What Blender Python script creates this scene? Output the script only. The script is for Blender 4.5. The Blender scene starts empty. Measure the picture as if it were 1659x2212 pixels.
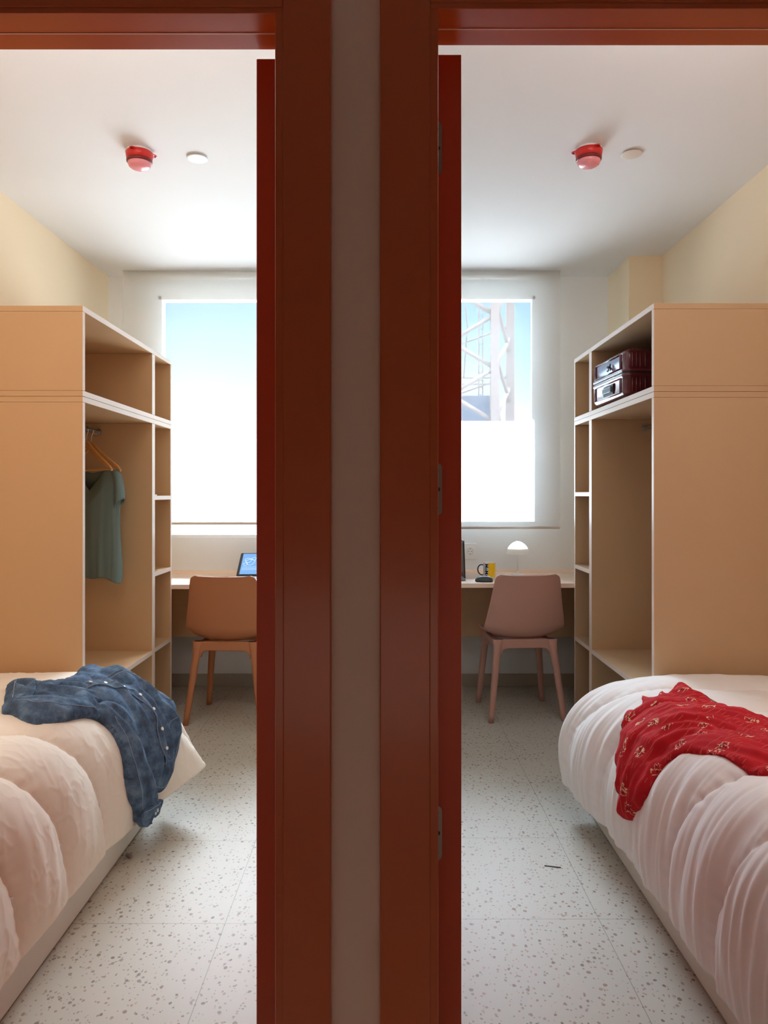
import bpy, bmesh, math, random
from math import sin, cos, pi, sqrt, radians
from mathutils import Vector, Matrix, noise
random.seed(7)
S = bpy.context.scene
COL = S.collection
# ------------------------------------------------------------------ camera
CAMZ = 1.25
cam_data = bpy.data.cameras.new('camera'); cam = bpy.data.objects.new('camera', cam_data); COL.objects.link(cam)
cam.location = (0, 0, CAMZ); cam.rotation_euler = (radians(90), 0, 0)
cam_data.sensor_fit = 'HORIZONTAL'; cam_data.sensor_width = 36.0
cam_data.lens = 36.0*1590/1659; cam_data.shift_y = -38/1659; cam_data.clip_start = 0.02; cam_data.clip_end = 400
S.camera = cam
# ------------------------------------------------------------------ view
S.view_settings.view_transform = 'Standard'; S.view_settings.look = 'None'
S.view_settings.gamma = 1.0; S.view_settings.use_curve_mapping = False
S.view_settings.exposure = 0.32
try:
    S.cycles.max_bounces = 10; S.cycles.diffuse_bounces = 7; S.cycles.transparent_max_bounces = 12
    S.cycles.use_denoising = True; S.cycles.sample_clamp_indirect = 6.0
    S.cycles.caustics_reflective = False; S.cycles.caustics_refractive = False
except Exception: pass

def lin(r, g, b):
    f = lambda c: (c/255/12.92) if c/255 <= .04045 else ((c/255+.055)/1.055)**2.4
    return (f(r), f(g), f(b), 1)
# ------------------------------------------------------------------ world: sky, pale blue above, white haze at the horizon, bright high sky
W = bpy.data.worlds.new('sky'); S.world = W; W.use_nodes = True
nt = W.node_tree; nt.nodes.clear()
wo = nt.nodes.new('ShaderNodeOutputWorld'); bg = nt.nodes.new('ShaderNodeBackground')
tc = nt.nodes.new('ShaderNodeTexCoord'); sp = nt.nodes.new('ShaderNodeSeparateXYZ')
cr = nt.nodes.new('ShaderNodeValToRGB'); cs = nt.nodes.new('ShaderNodeValToRGB')
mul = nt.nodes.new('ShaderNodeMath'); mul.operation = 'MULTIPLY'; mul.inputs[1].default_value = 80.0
nt.links.new(tc.outputs['Generated'], sp.inputs[0])
nt.links.new(sp.outputs['Z'], cr.inputs[0])
e = cr.color_ramp.elements
e[0].position = 0.0; e[0].color = lin(240, 248, 255); e[1].position = .27; e[1].color = lin(140, 202, 250)
n = e.new(.11); n.color = lin(232, 250, 255); n = e.new(.18); n.color = lin(184, 228, 254); n = e.new(.45); n.color = lin(225, 238, 255)
# strength ramp over (z+1)/2: soft horizon, calm low sky; unseen ground and high sky boosted to light the rooms
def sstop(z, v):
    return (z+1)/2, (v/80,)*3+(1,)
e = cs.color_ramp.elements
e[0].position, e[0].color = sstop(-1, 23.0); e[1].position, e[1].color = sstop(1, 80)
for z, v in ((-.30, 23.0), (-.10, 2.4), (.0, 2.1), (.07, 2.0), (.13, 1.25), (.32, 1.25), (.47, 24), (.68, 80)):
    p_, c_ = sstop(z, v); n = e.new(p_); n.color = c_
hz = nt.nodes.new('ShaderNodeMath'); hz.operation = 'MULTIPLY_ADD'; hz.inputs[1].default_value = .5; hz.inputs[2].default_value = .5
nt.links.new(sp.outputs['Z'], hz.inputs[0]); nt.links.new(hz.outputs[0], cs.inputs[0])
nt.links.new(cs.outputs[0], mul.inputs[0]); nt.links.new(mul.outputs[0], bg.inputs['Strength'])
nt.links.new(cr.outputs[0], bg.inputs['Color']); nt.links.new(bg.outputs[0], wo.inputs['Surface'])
# ------------------------------------------------------------------ sun and lamps
def light(name, kind, loc, energy, color, size=None, size_y=None, rot=(0, 0, 0), **kw):
    d = bpy.data.lights.new(name, kind); d.energy = energy; d.color = color
    if kind == 'AREA':
        d.shape = 'RECTANGLE'; d.size = size; d.size_y = size_y or size
    for k, v in kw.items(): setattr(d, k, v)
    o = bpy.data.objects.new(name, d); COL.objects.link(o); o.location = loc; o.rotation_euler = rot
    return o
az = radians(21)
sd = Vector((-sin(az), -cos(az), -2.18*cos(az))).normalized()
sun = light('sun', 'SUN', (3, 10, 20), 5.0, (1, .96, .9), angle=radians(.6))
sun.rotation_euler = sd.to_track_quat('-Z', 'Y').to_euler()
# portals in the two window openings (sampling only, they give off no light of their own)
for nm, xa, xb in (('l', -1.461, -.30), ('r', .20, .975)):
    o = light('window_portal_'+nm, 'AREA', ((xa+xb)/2, 4.98, 1.79), 1, (1, 1, 1), xb-xa, 1.48, (radians(-90), 0, 0))
    o.data.cycles.is_portal = True
# room ceiling lamps near each door (out of the photograph), dim corridor lamp behind the camera
light('room_lamp_left', 'POINT', (-.90, 1.72, 2.46), 9.5, (1, .95, .89), shadow_soft_size=.3)
light('room_lamp_right', 'POINT', (.85, 1.72, 2.46), 8.5, (1, .97, .95), shadow_soft_size=.3)
light('added_fill_left', 'POINT', (-1.40, 1.50, 1.35), 3.0, (1, .92, .82), shadow_soft_size=.12)  # added fill light out of view, brightens left duvet and wardrobe panels from low down
light('added_fill_right', 'POINT', (1.36, 1.50, 1.35), 2.4, (1, .93, .86), shadow_soft_size=.12)  # same added fill for the right bed, no real lamp there
light('corridor_lamp', 'AREA', (-.05, -1.1, .4), 1.6, (1, .80, .66), 1.3, .7, (radians(96), 0, 0))

# ------------------------------------------------------------------ materials
def mat(name, col, rough=.6, spec=.5, metal=0, bump=0, bscale=40, var=0, vscale=6, coat=0, sheen=0):
    m = bpy.data.materials.new(name); m.use_nodes = True
    t = m.node_tree; b = t.nodes['Principled BSDF']
    b.inputs['Base Color'].default_value = col; b.inputs['Roughness'].default_value = rough
    b.inputs['Metallic'].default_value = metal
    b.inputs['Specular IOR Level'].default_value = spec
    if coat: b.inputs['Coat Weight'].default_value = coat; b.inputs['Coat Roughness'].default_value = .15
    if sheen: b.inputs['Sheen Weight'].default_value = sheen
    g = t.nodes.new('ShaderNodeTexCoord')
    if var:
        nz = t.nodes.new('ShaderNodeTexNoise'); nz.inputs['Scale'].default_value = vscale; nz.inputs['Detail'].default_value = 4
        mx = t.nodes.new('ShaderNodeMix'); mx.data_type = 'RGBA'
        mx.inputs['A'].default_value = tuple(c*(1-var) for c in col[:3])+(1,); mx.inputs['B'].default_value = tuple(min(1, c*(1+var)) for c in col[:3])+(1,)
        t.links.new(g.outputs['Object'], nz.inputs['Vector']); t.links.new(nz.outputs[0], mx.inputs['Factor'])
        t.links.new(mx.outputs['Result'], b.inputs['Base Color'])
    if bump:
        nz = t.nodes.new('ShaderNodeTexNoise'); nz.inputs['Scale'].default_value = bscale; nz.inputs['Detail'].default_value = 3
        bp = t.nodes.new('ShaderNodeBump'); bp.inputs['Strength'].default_value = bump; bp.inputs['Distance'].default_value = .002
        t.links.new(g.outputs['Object'], nz.inputs['Vector']); t.links.new(nz.outputs[0], bp.inputs['Height'])
        t.links.new(bp.outputs[0], b.inputs['Normal'])
    return m
M = {}
M['ceiling'] = mat('ceiling_paint', lin(234, 236, 238), .9, .2, bump=.1, bscale=200)
M['wallwhite'] = mat('white_wall_paint', lin(236, 238, 238), .85, .2, bump=.1, bscale=200)
M['cream'] = mat('cream_wall_paint', lin(240, 222, 192), .85, .2, bump=.1, bscale=200)
M['corridor'] = mat('corridor_plaster', lin(238, 212, 198), .9, .2, bump=.1, bscale=150)
M['frame'] = mat('terracotta_lacquer', lin(190, 84, 28), .3, .5, bump=.04, bscale=300, var=.03, coat=.35)
M['door'] = mat('terracotta_door_lacquer', lin(188, 70, 26), .36, .5, var=.03)
M['seal'] = mat('pale_seal', lin(225, 170, 150), .4)
M['steel'] = mat('brushed_steel', lin(150, 138, 132), .35, .5, .9)
M['steeldark'] = mat('screw_steel', lin(70, 60, 56), .4, .5, .8)
M['mdf'] = mat('apricot_laminate', lin(210, 172, 128), .55, .35, var=.02, vscale=2)
M['mdfr'] = mat('apricot_laminate_pinker', lin(196, 165, 129), .55, .35, var=.02, vscale=2)
M['edge'] = mat('lit_edge_band', lin(240, 224, 212), .3, .5)  # light caught by the front edges is put into this pale tone
M['desk'] = mat('desk_laminate', lin(248, 226, 208), .4, .4)
M['rail'] = mat('chrome_rail', lin(205, 205, 205), .2, .5, 1)
M['baseb'] = mat('grey_baseboard', lin(176, 168, 152), .6)
M['chair_l'] = mat('ochre_brown_plastic', lin(184, 120, 80), .55, .4, bump=.05, bscale=300)
M['chair_r'] = mat('dusty_pink_plastic', lin(192, 148, 134), .55, .4, bump=.05, bscale=300)
M['bed'] = mat('white_bed_base', lin(226, 224, 214), .6)
M['matt'] = mat('mattress_cloth', lin(235, 232, 226), .9)
M['duvet_l'] = mat('warm_white_duvet', lin(252, 245, 230), .9, .15, bump=.12, bscale=500, sheen=.2)
M['duvet_r'] = mat('white_duvet', lin(248, 250, 250), .8, .2, bump=.1, bscale=500, sheen=.3)
M['white'] = mat('white_plastic', lin(240, 240, 238), .35)
M['whitelamp'] = mat('white_lamp_enamel', lin(242, 240, 236), .3)
M['slate'] = mat('dark_grey_plastic', lin(62, 72, 74), .4)
M['black'] = mat('black_plastic', lin(26, 27, 30), .4)
M['grey'] = mat('grey_laptop_shell', lin(120, 126, 134), .35, .5, .5)
M['yellow'] = mat('yellow_glaze', lin(245, 196, 0), .25)
M['ceramic'] = mat('white_ceramic', lin(240, 240, 240), .2)
M['navy'] = mat('dark_navy_glaze', lin(30, 34, 50), .25)
M['wood'] = mat('light_hanger_wood', lin(214, 158, 92), .4, .5, var=.1, vscale=30)
M['red'] = mat('red_detector_cover', lin(206, 40, 34), .35, .5)
M['reddark'] = mat('dark_red_band', lin(120, 24, 22), .4)
M['pinkplastic'] = mat('translucent_pink_cap', lin(236, 150, 158), .25)
M['case'] = mat('maroon_suitcase_shell', lin(92, 18, 34), .22, .6, coat=.6)
M['crane'] = mat('crane_paint', lin(58, 51, 49), .9, .05)
M['paper'] = mat('white_paper', lin(245, 244, 240), .8)
M['redseam'] = mat('dress_hem_dark', lin(110, 18, 24), .8)
M['stitch'] = mat('pale_denim_stitching', lin(150, 165, 178), .9)
M['button'] = mat('pearl_button', lin(235, 235, 235), .2)
M['teal'] = mat('teal_jersey', lin(122, 142, 139), .9, .15, bump=.2, bscale=400)
M['tealdark'] = mat('teal_jersey_inside', lin(70, 100, 100), .95, .1)
M['sun_ledge'] = mat('sun_ledge_grey', lin(205, 205, 205), .9)

def node_mat(name):
    m = bpy.data.materials.new(name); m.use_nodes = True
    t = m.node_tree; return m, t, t.nodes['Principled BSDF']
def math_node(t, op, a, b=None, c=None):
    n = t.nodes.new('ShaderNodeMath'); n.operation = op
    for i, v in enumerate((a, b, c)):
        if v is None: continue
        if isinstance(v, (int, float)): n.inputs[i].default_value = v
        else: t.links.new(v, n.inputs[i])
    return n.outputs[0]
def mixc(t, f, a, b):
    n = t.nodes.new('ShaderNodeMix'); n.data_type = 'RGBA'
    for k, v in (('Factor', f), ('A', a), ('B', b)):
        if isinstance(v, (tuple, float, int)): n.inputs[k].default_value = v
        else: t.links.new(v, n.inputs[k])
    return n.outputs['Result']
# terrazzo floor with tile joints at given offsets
def terrazzo(name, x0, y0, base):
    m, t, b = node_mat(name)
    tc = t.nodes.new('ShaderNodeTexCoord'); sx = t.nodes.new('ShaderNodeSeparateXYZ'); t.links.new(tc.outputs['Object'], sx.inputs[0])
    nz = t.nodes.new('ShaderNodeTexNoise'); nz.inputs['Scale'].default_value = 3; nz.inputs['Detail'].default_value = 5
    t.links.new(tc.outputs['Object'], nz.inputs['Vector'])
    col = mixc(t, nz.outputs[0], tuple(c*.93 for c in base[:3])+(1,), base)
    # warp coordinates for irregular chips
    nw = t.nodes.new('ShaderNodeTexNoise'); nw.inputs['Scale'].default_value = 90; t.links.new(tc.outputs['Object'], nw.inputs['Vector'])
    va = t.nodes.new('ShaderNodeVectorMath'); va.operation = 'MULTIPLY_ADD'; va.inputs[1].default_value = (.008, .008, 0)
    t.links.new(nw.outputs['Color'], va.inputs[0]); t.links.new(tc.outputs['Object'], va.inputs[2])
    for sc, thr, keep, ca, cb in ((40, .19, .42, lin(132, 118, 106), lin(178, 156, 140)), (58, .20, .30, lin(186, 156, 140), lin(150, 146, 134)), (85, .24, .25, lin(196, 186, 168), lin(150, 140, 128))):
        mp = t.nodes.new('ShaderNodeMapping'); mp.inputs['Scale'].default_value = (sc, sc*.8, 1); mp.inputs['Location'].default_value = (sc*.37, sc*.11, 0)
        mp.inputs['Rotation'].default_value = (0, 0, sc*.3)
        t.links.new(va.outputs[0], mp.inputs[0])
        v = t.nodes.new('ShaderNodeTexVoronoi'); v.voronoi_dimensions = '2D'; v.inputs['Scale'].default_value = 1; t.links.new(mp.outputs[0], v.inputs['Vector'])
        sc2 = t.nodes.new('ShaderNodeSeparateColor'); t.links.new(v.outputs['Color'], sc2.inputs[0])
        rad = math_node(t, 'MULTIPLY_ADD', sc2.outputs['Green'], thr*.6, thr*.5)
        f = math_node(t, 'MULTIPLY', math_node(t, 'LESS_THAN', v.outputs['Distance'], rad), math_node(t, 'LESS_THAN', sc2.outputs['Red'], keep))
        chip = mixc(t, sc2.outputs['Blue'], ca, cb)
        col = mixc(t, f, col, chip)
    T = .512
    def joint(s, o):
        a = math_node(t, 'SUBTRACT', s, o-.5*T+100*0)
        a = math_node(t, 'ADD', a, 20*T); a = math_node(t, 'MODULO', a, T)
        a = math_node(t, 'ABSOLUTE', math_node(t, 'SUBTRACT', a, T/2))
        return math_node(t, 'LESS_THAN', a, .0011)
    j = math_node(t, 'MAXIMUM', joint(sx.outputs['X'], x0), joint(sx.outputs['Y'], y0))
    col = mixc(t, math_node(t, 'MULTIPLY', j, .7), col, lin(130, 124, 112))
    t.links.new(col, b.inputs['Base Color']); b.inputs['Roughness'].default_value = .45; b.inputs['Specular IOR Level'].default_value = .3
    return m
M['floor_l'] = terrazzo('terrazzo_left', -.463, 2.144, lin(208, 202, 186))
M['floor_r'] = terrazzo('terrazzo_right', .632, 2.167, lin(204, 204, 194))
# roller blind: woven cloth, part see-through, part translucent
def blind_mat(name, see, tint, tr):
    m, t, b = node_mat(name); out = t.nodes['Material Output']; t.nodes.remove(b)
    tp = t.nodes.new('ShaderNodeBsdfTransparent'); tp.inputs[0].default_value = (1, 1, 1, 1)
    tl = t.nodes.new('ShaderNodeBsdfTranslucent'); tl.inputs[0].default_value = tint
    df = t.nodes.new('ShaderNodeBsdfDiffuse'); df.inputs[0].default_value = lin(235, 236, 232)
    m1 = t.nodes.new('ShaderNodeMixShader'); m1.inputs[0].default_value = tr; t.links.new(df.outputs[0], m1.inputs[1]); t.links.new(tl.outputs[0], m1.inputs[2])
    m2 = t.nodes.new('ShaderNodeMixShader'); m2.inputs[0].default_value = see; t.links.new(m1.outputs[0], m2.inputs[1]); t.links.new(tp.outputs[0], m2.inputs[2])
    t.links.new(m2.outputs[0], out.inputs[0]); return m
M['blind_l'] = blind_mat('blind_cloth_left', .60, lin(236, 240, 240), .12)
M['blind_r'] = blind_mat('blind_cloth_right', .58, lin(228, 240, 248), .12)
def glass_mat():
    m, t, b = node_mat('window_glass'); out = t.nodes['Material Output']; t.nodes.remove(b)
    tp = t.nodes.new('ShaderNodeBsdfTransparent'); tp.inputs[0].default_value = (.96, .98, .98, 1)
    gl = t.nodes.new('ShaderNodeBsdfGlossy'); gl.inputs['Roughness'].default_value = .02
    fr = t.nodes.new('ShaderNodeFresnel'); fr.inputs[0].default_value = 1.45
    mx = t.nodes.new('ShaderNodeMixShader'); t.links.new(fr.outputs[0], mx.inputs[0]); t.links.new(tp.outputs[0], mx.inputs[1]); t.links.new(gl.outputs[0], mx.inputs[2])
    t.links.new(mx.outputs[0], out.inputs[0]); return m
M['glass'] = glass_mat()
def milky():
    m, t, b = node_mat('milky_guard_glass'); out = t.nodes['Material Output']; t.nodes.remove(b)
    tp = t.nodes.new('ShaderNodeBsdfTransparent'); tl = t.nodes.new('ShaderNodeBsdfTranslucent'); tl.inputs[0].default_value = (.95, .98, 1, 1)
    mx = t.nodes.new('ShaderNodeMixShader'); mx.inputs[0].default_value = .5
    t.links.new(tl.outputs[0], mx.inputs[1]); t.links.new(tp.outputs[0], mx.inputs[2]); t.links.new(mx.outputs[0], out.inputs[0]); return m
M['milky'] = milky()
def denim_mat():
    m, t, b = node_mat('washed_denim')
    tc = t.nodes.new('ShaderNodeTexCoord')
    n1 = t.nodes.new('ShaderNodeTexNoise'); n1.inputs['Scale'].default_value = 20; n1.inputs['Detail'].default_value = 8; n1.inputs['Roughness'].default_value = .65
    t.links.new(tc.outputs['Object'], n1.inputs['Vector'])
    r = t.nodes.new('ShaderNodeValToRGB'); r.color_ramp.elements[0].position = .38; r.color_ramp.elements[0].color = lin(50, 68, 90)
    r.color_ramp.elements[1].position = .64; r.color_ramp.elements[1].color = lin(108, 134, 160)
    e = r.color_ramp.elements.new(.5); e.color = lin(70, 98, 130)
    t.links.new(n1.outputs[0], r.inputs[0])
    # fine weave
    n2 = t.nodes.new('ShaderNodeTexNoise'); n2.inputs['Scale'].default_value = 320; t.links.new(tc.outputs['Object'], n2.inputs['Vector'])
    col = mixc(t, math_node(t, 'MULTIPLY', n2.outputs[0], .35), r.outputs[0], lin(128, 146, 162))
    t.links.new(col, b.inputs['Base Color']); b.inputs['Roughness'].default_value = .9; b.inputs['Specular IOR Level'].default_value = .15
    bp = t.nodes.new('ShaderNodeBump'); bp.inputs['Strength'].default_value = .35; bp.inputs['Distance'].default_value = .002
    n3 = t.nodes.new('ShaderNodeTexNoise'); n3.inputs['Scale'].default_value = 70; n3.inputs['Detail'].default_value = 6; t.links.new(tc.outputs['Object'], n3.inputs['Vector'])
    t.links.new(n3.outputs[0], bp.inputs['Height']); t.links.new(bp.outputs[0], b.inputs['Normal'])
    return m
M['denim'] = denim_mat()
def dress_mat():
    m, t, b = node_mat('red_printed_cloth')
    uv = t.nodes.new('ShaderNodeUVMap'); uv.uv_map = 'UVMap'
    col = lin(188, 30, 40)
    v = t.nodes.new('ShaderNodeTexVoronoi'); v.voronoi_dimensions = '2D'; v.inputs['Scale'].default_value = 10.5; v.inputs['Randomness'].default_value = .95
    t.links.new(uv.outputs[0], v.inputs['Vector'])
    near = math_node(t, 'LESS_THAN', v.outputs['Distance'], .21)
    # sprigs: broken thin filaments close to each motif centre
    n = t.nodes.new('ShaderNodeTexNoise'); n.noise_dimensions = '2D'; n.inputs['Scale'].default_value = 60; n.inputs['Detail'].default_value = 2
    t.links.new(uv.outputs[0], n.inputs['Vector'])
    fil = math_node(t, 'LESS_THAN', math_node(t, 'ABSOLUTE', math_node(t, 'SUBTRACT', n.outputs[0], .5)), .035)
    f = math_node(t, 'MULTIPLY', near, fil)
    c1 = mixc(t, f, col, lin(232, 208, 170))
    v2 = t.nodes.new('ShaderNodeTexVoronoi'); v2.voronoi_dimensions = '2D'; v2.inputs['Scale'].default_value = 110
    t.links.new(uv.outputs[0], v2.inputs['Vector'])
    dots = math_node(t, 'MULTIPLY', math_node(t, 'LESS_THAN', v2.outputs['Distance'], .26), math_node(t, 'LESS_THAN', v.outputs['Distance'], .13))
    c2 = mixc(t, dots, c1, lin(60, 26, 26))
    # fine dotted arcs between motifs
    w = t.nodes.new('ShaderNodeTexWave'); w.wave_type = 'RINGS'; w.inputs['Scale'].default_value = 22; w.inputs['Distortion'].default_value = 3; t.links.new(uv.outputs[0], w.inputs['Vector'])
    arcs = math_node(t, 'MULTIPLY', math_node(t, 'GREATER_THAN', w.outputs[0], .93), math_node(t, 'MULTIPLY', math_node(t, 'GREATER_THAN', v.outputs['Distance'], .36), math_node(t, 'LESS_THAN', v.outputs['Distance'], .52)))
    c3 = mixc(t, math_node(t, 'MULTIPLY', arcs, .4), c2, lin(226, 120, 100))
    t.links.new(c3, b.inputs['Base Color']); b.inputs['Roughness'].default_value = .85; b.inputs['Specular IOR Level'].default_value = .2
    return m
M['dress'] = dress_mat()
def shade_mat():
    m, t, b = node_mat('opal_lamp_shade'); out = t.nodes['Material Output']
    tl = t.nodes.new('ShaderNodeBsdfTranslucent'); tl.inputs[0].default_value = (.95, .95, .93, 1)
    b.inputs['Base Color'].default_value = lin(242, 241, 238); b.inputs['Roughness'].default_value = .3
    mx = t.nodes.new('ShaderNodeMixShader'); mx.inputs[0].default_value = .7
    t.links.new(b.outputs[0], mx.inputs[1]); t.links.new(tl.outputs[0], mx.inputs[2]); t.links.new(mx.outputs[0], out.inputs[0]); return m
M['shade'] = shade_mat()
def screen_mat():
    m, t, b = node_mat('lit_blue_screen')
    b.inputs['Base Color'].default_value = (.02, .02, .02, 1); b.inputs['Roughness'].default_value = .3
    b.inputs['Emission Color'].default_value = lin(122, 176, 236); b.inputs['Emission Strength'].default_value = .85
    return m
M['screen'] = screen_mat()
m_, t_, b_ = node_mat('screen_drawing_lines'); b_.inputs['Emission Color'].default_value = lin(200, 224, 250); b_.inputs['Emission Strength'].default_value = .9; M['screenline'] = m_

# ------------------------------------------------------------------ helpers
def tag(o, label=None, cat=None, group=None, kind=None):
    if label: o['label'] = label
    if cat: o['category'] = cat
    if group: o['group'] = group
    if kind: o['kind'] = kind
    return o
def thing(name, label, cat, loc=(0, 0, 0), rotz=0, group=None):
    o = bpy.data.objects.new(name, None); o.empty_display_size = .05; COL.objects.link(o)
    o.location = loc; o.rotation_euler = (0, 0, rotz); return tag(o, label, cat, group)
class MB:
    def __init__(s): s.bm = bmesh.new()
    def box(s, x0, x1, y0, y1, z0, z1, mi=0):
        vs = [s.bm.verts.new(p) for p in ((x0, y0, z0), (x1, y0, z0), (x1, y1, z0), (x0, y1, z0), (x0, y0, z1), (x1, y0, z1), (x1, y1, z1), (x0, y1, z1))]
        for f in ((0, 3, 2, 1), (4, 5, 6, 7), (0, 1, 5, 4), (1, 2, 6, 5), (2, 3, 7, 6), (3, 0, 4, 7)):
            s.bm.faces.new([vs[i] for i in f]).material_index = mi
        return s
    def tube(s, pts, r, n=10, mi=0, cap=True, closed=False):
        pts = [Vector(p) for p in pts]; rs = r if isinstance(r, (list, tuple)) else [r]*len(pts); rings = []
        up = None
        for i, p in enumerate(pts):
            if closed: d = pts[(i+1) % len(pts)]-pts[i-1]
            else: d = pts[min(i+1, len(pts)-1)]-pts[max(i-1, 0)]
            d.normalize()
            if up is None:
                up = Vector((0, 0, 1)) if abs(d.z) < .9 else Vector((1, 0, 0))
            a = d.cross(up).normalized(); b2 = a.cross(d).normalized(); up = b2
            rr = rs[i]
            rings.append([s.bm.verts.new(p+a*(rr*cos(2*pi*k/n))+b2*(rr*sin(2*pi*k/n))) for k in range(n)])
        m = len(rings)
        for i in range(m if closed else m-1):
            A, B = rings[i], rings[(i+1) % m]
            for k in range(n):
                f = s.bm.faces.new((A[k], A[(k+1) % n], B[(k+1) % n], B[k])); f.material_index = mi; f.smooth = True
        if cap and not closed:
            s.bm.faces.new(rings[0]).material_index = mi; s.bm.faces.new(rings[-1]).material_index = mi
        return s
    def lathe(s, prof, n=32, c=(0, 0, 0), mi=0, sx=1, sy=1):
        rings = []
        for r, z in prof:
            if r < 1e-6: rings.append([s.bm.verts.new((c[0], c[1], c[2]+z))])
            else: rings.append([s.bm.verts.new((c[0]+sx*r*cos(2*pi*k/n), c[1]+sy*r*sin(2*pi*k/n), c[2]+z)) for k in range(n)])
        for A, B in zip(rings, rings[1:]):
            for k in range(n):
                k2 = (k+1) % n
                if len(A) == 1 and len(B) == 1: continue
                if len(A) == 1: f = s.bm.faces.new((A[0], B[k], B[k2]))
                elif len(B) == 1: f = s.bm.faces.new((A[k], A[k2], B[0]))
                else: f = s.bm.faces.new((A[k], A[k2], B[k2], B[k]))
                f.smooth = True; f.material_index = mi
        return s
    def prism(s, pts, y0, y1, mi=0, axis='Y'):
        def P(a, b, d): return (a, d, b) if axis == 'Y' else ((a, b, d) if axis == 'Z' else (d, a, b))
        A = [s.bm.verts.new(P(a, b, y0)) for a, b in pts]; B = [s.bm.verts.new(P(a, b, y1)) for a, b in pts]
        s.bm.faces.new(A).material_index = mi; s.bm.faces.new(B[::-1]).material_index = mi
        for i in range(len(pts)):
            j = (i+1) % len(pts); s.bm.faces.new((A[i], B[i], B[j], A[j])).material_index = mi
        return s
    def build(s, name, mats, parent=None, bevel=0, seg=2, fix=True, origin=None, smooth=False, subd=0):
        if fix: bmesh.ops.recalc_face_normals(s.bm, faces=s.bm.faces)
        me = bpy.data.meshes.new(name); s.bm.to_mesh(me); s.bm.free()
        o = bpy.data.objects.new(name, me); COL.objects.link(o)
        for m in (mats if isinstance(mats, (list, tuple)) else [mats]): me.materials.append(m)
        if origin:
            me.transform(Matrix.Translation(-Vector(origin))); o.location = origin
        if smooth:
            for p in me.polygons: p.use_smooth = True
        if parent: o.parent = parent
        if bevel:
            b = o.modifiers.new('bevel', 'BEVEL'); b.width = bevel; b.segments = seg; b.limit_method = 'ANGLE'; b.angle_limit = radians(40)
        if subd:
            b = o.modifiers.new('subd', 'SUBSURF'); b.levels = b.render_levels = subd
        return o
def struct(o): o['kind'] = 'structure'; return o
def boxobj(name, m, b, parent=None, bevel=0): return MB().box(*b).build(name, m, parent, bevel)
def rrect(x0, x1, z0, z1, r, n=5):
    pts = []
    for cx, cz, a0 in ((x1-r, z1-r, 0), (x0+r, z1-r, 90), (x0+r, z0+r, 180), (x1-r, z0+r, 270)):
        for k in range(n+1):
            a = radians(a0+90*k/n); pts.append((cx+r*cos(a), cz+r*sin(a)))
    return pts

# ------------------------------------------------------------------ room constants
CEIL = 2.67; YB = 4.80; YF = 1.39; XL = -1.797; XR = 1.655
PL, PR = -.125, .030                       # faces of the partition between the rooms
# ------------------------------------------------------------------ structure
struct(boxobj('floor', M['floor_l'], (XL-.1, -.045, YF-.1, YB+.01, -.1, 0)))
struct(boxobj('floor_right', M['floor_r'], (-.045, XR+.1, YF-.1, YB+.01, -.1, 0)))
struct(boxobj('ceiling', M['ceiling'], (XL-.1, XR+.1, YF-.1, YB+.2, CEIL, CEIL+.1)))
struct(boxobj('wall_left', M['cream'], (XL-.1, XL, YF-.1, YB+.2, 0, CEIL)))
struct(boxobj('wall_right', M['cream'], (XR, XR+.1, YF-.1, YB+.2, 0, CEIL)))
struct(boxobj('trim_1', M['cream'], (1.459, XR, 4.385, YB, 0, CEIL)))       # boxed pillar in the far right corner
struct(boxobj('wall_middle', M['wallwhite'], (PL, PR, YF, YB, 0, CEIL)))
# back wall with two window openings
WIN = {'l': (-1.476, -.30, .965, 2.545), 'r': (.20, .992, 1.05, 2.548)}
def backwall(name, x0, x1, w):
    a, b, c, d = w; m = MB()
    m.box(x0, a, YB, YB+.17, 0, CEIL); m.box(b, x1, YB, YB+.17, 0, CEIL); m.box(a, b, YB, YB+.17, 0, c); m.box(a, b, YB, YB+.17, d, CEIL)
    struct(m.build(name, M['wallwhite']))
backwall('wall_back', XL-.1, -.045, WIN['l']); backwall('wall_back_right', -.045, XR+.1, WIN['r'])
struct(boxobj('added_sun_ledge', M['sun_ledge'], (XL-.1, -.045, YB+.17, YB+.33, 2.72, 2.80)))      # unseen ledge added outside to keep a sun patch off the left floor
def window(name, w, lowwide):
    a, b, c, d = w
    r = thing(name, None, None); r['kind'] = 'structure'
    y0, y1 = YB+.012, YB+.057; t = .022
    m = MB(); m.box(a, a+t, y0, y1, c, d); m.box(b-t, b, y0, y1, 1.74, d); m.box(a, b, y0, y1, d-t, d); m.box(a, b, y0, y1, c, c+t)
    m.box(b-.006, b, y0, y1, c, 1.74)
    m.build('window_frame', M['white'], r, .002)
    MB().box(a+.003, b-.003, y0+.018, y0+.022, c+.003, d-.003).build('pane', M['glass'], r)
    return r
window('window_1', WIN['l'], 0); wr = window('window_2', WIN['r'], 1)
g = thing('glass_guard', 'milky white glass guard panel outside the lower half of right window', 'glass panel', (.55, 5.02, .95))
gm = MB().box(-.45, .50, 0, .012, -.05, .80).build('panel', M['milky'], g)
MB().box(-.45, .50, -.01, .022, -.02, .10).build('bottom_rail', M['white'], g)
struct(MB().box(XL, PL, YB-.012, YB, 0, .082).build('baseboard_left', M['baseb'], None, .002))
struct(MB().box(PR, 1.459, YB-.012, YB, 0, .082).build('baseboard_right', M['baseb'], None, .002))
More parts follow.
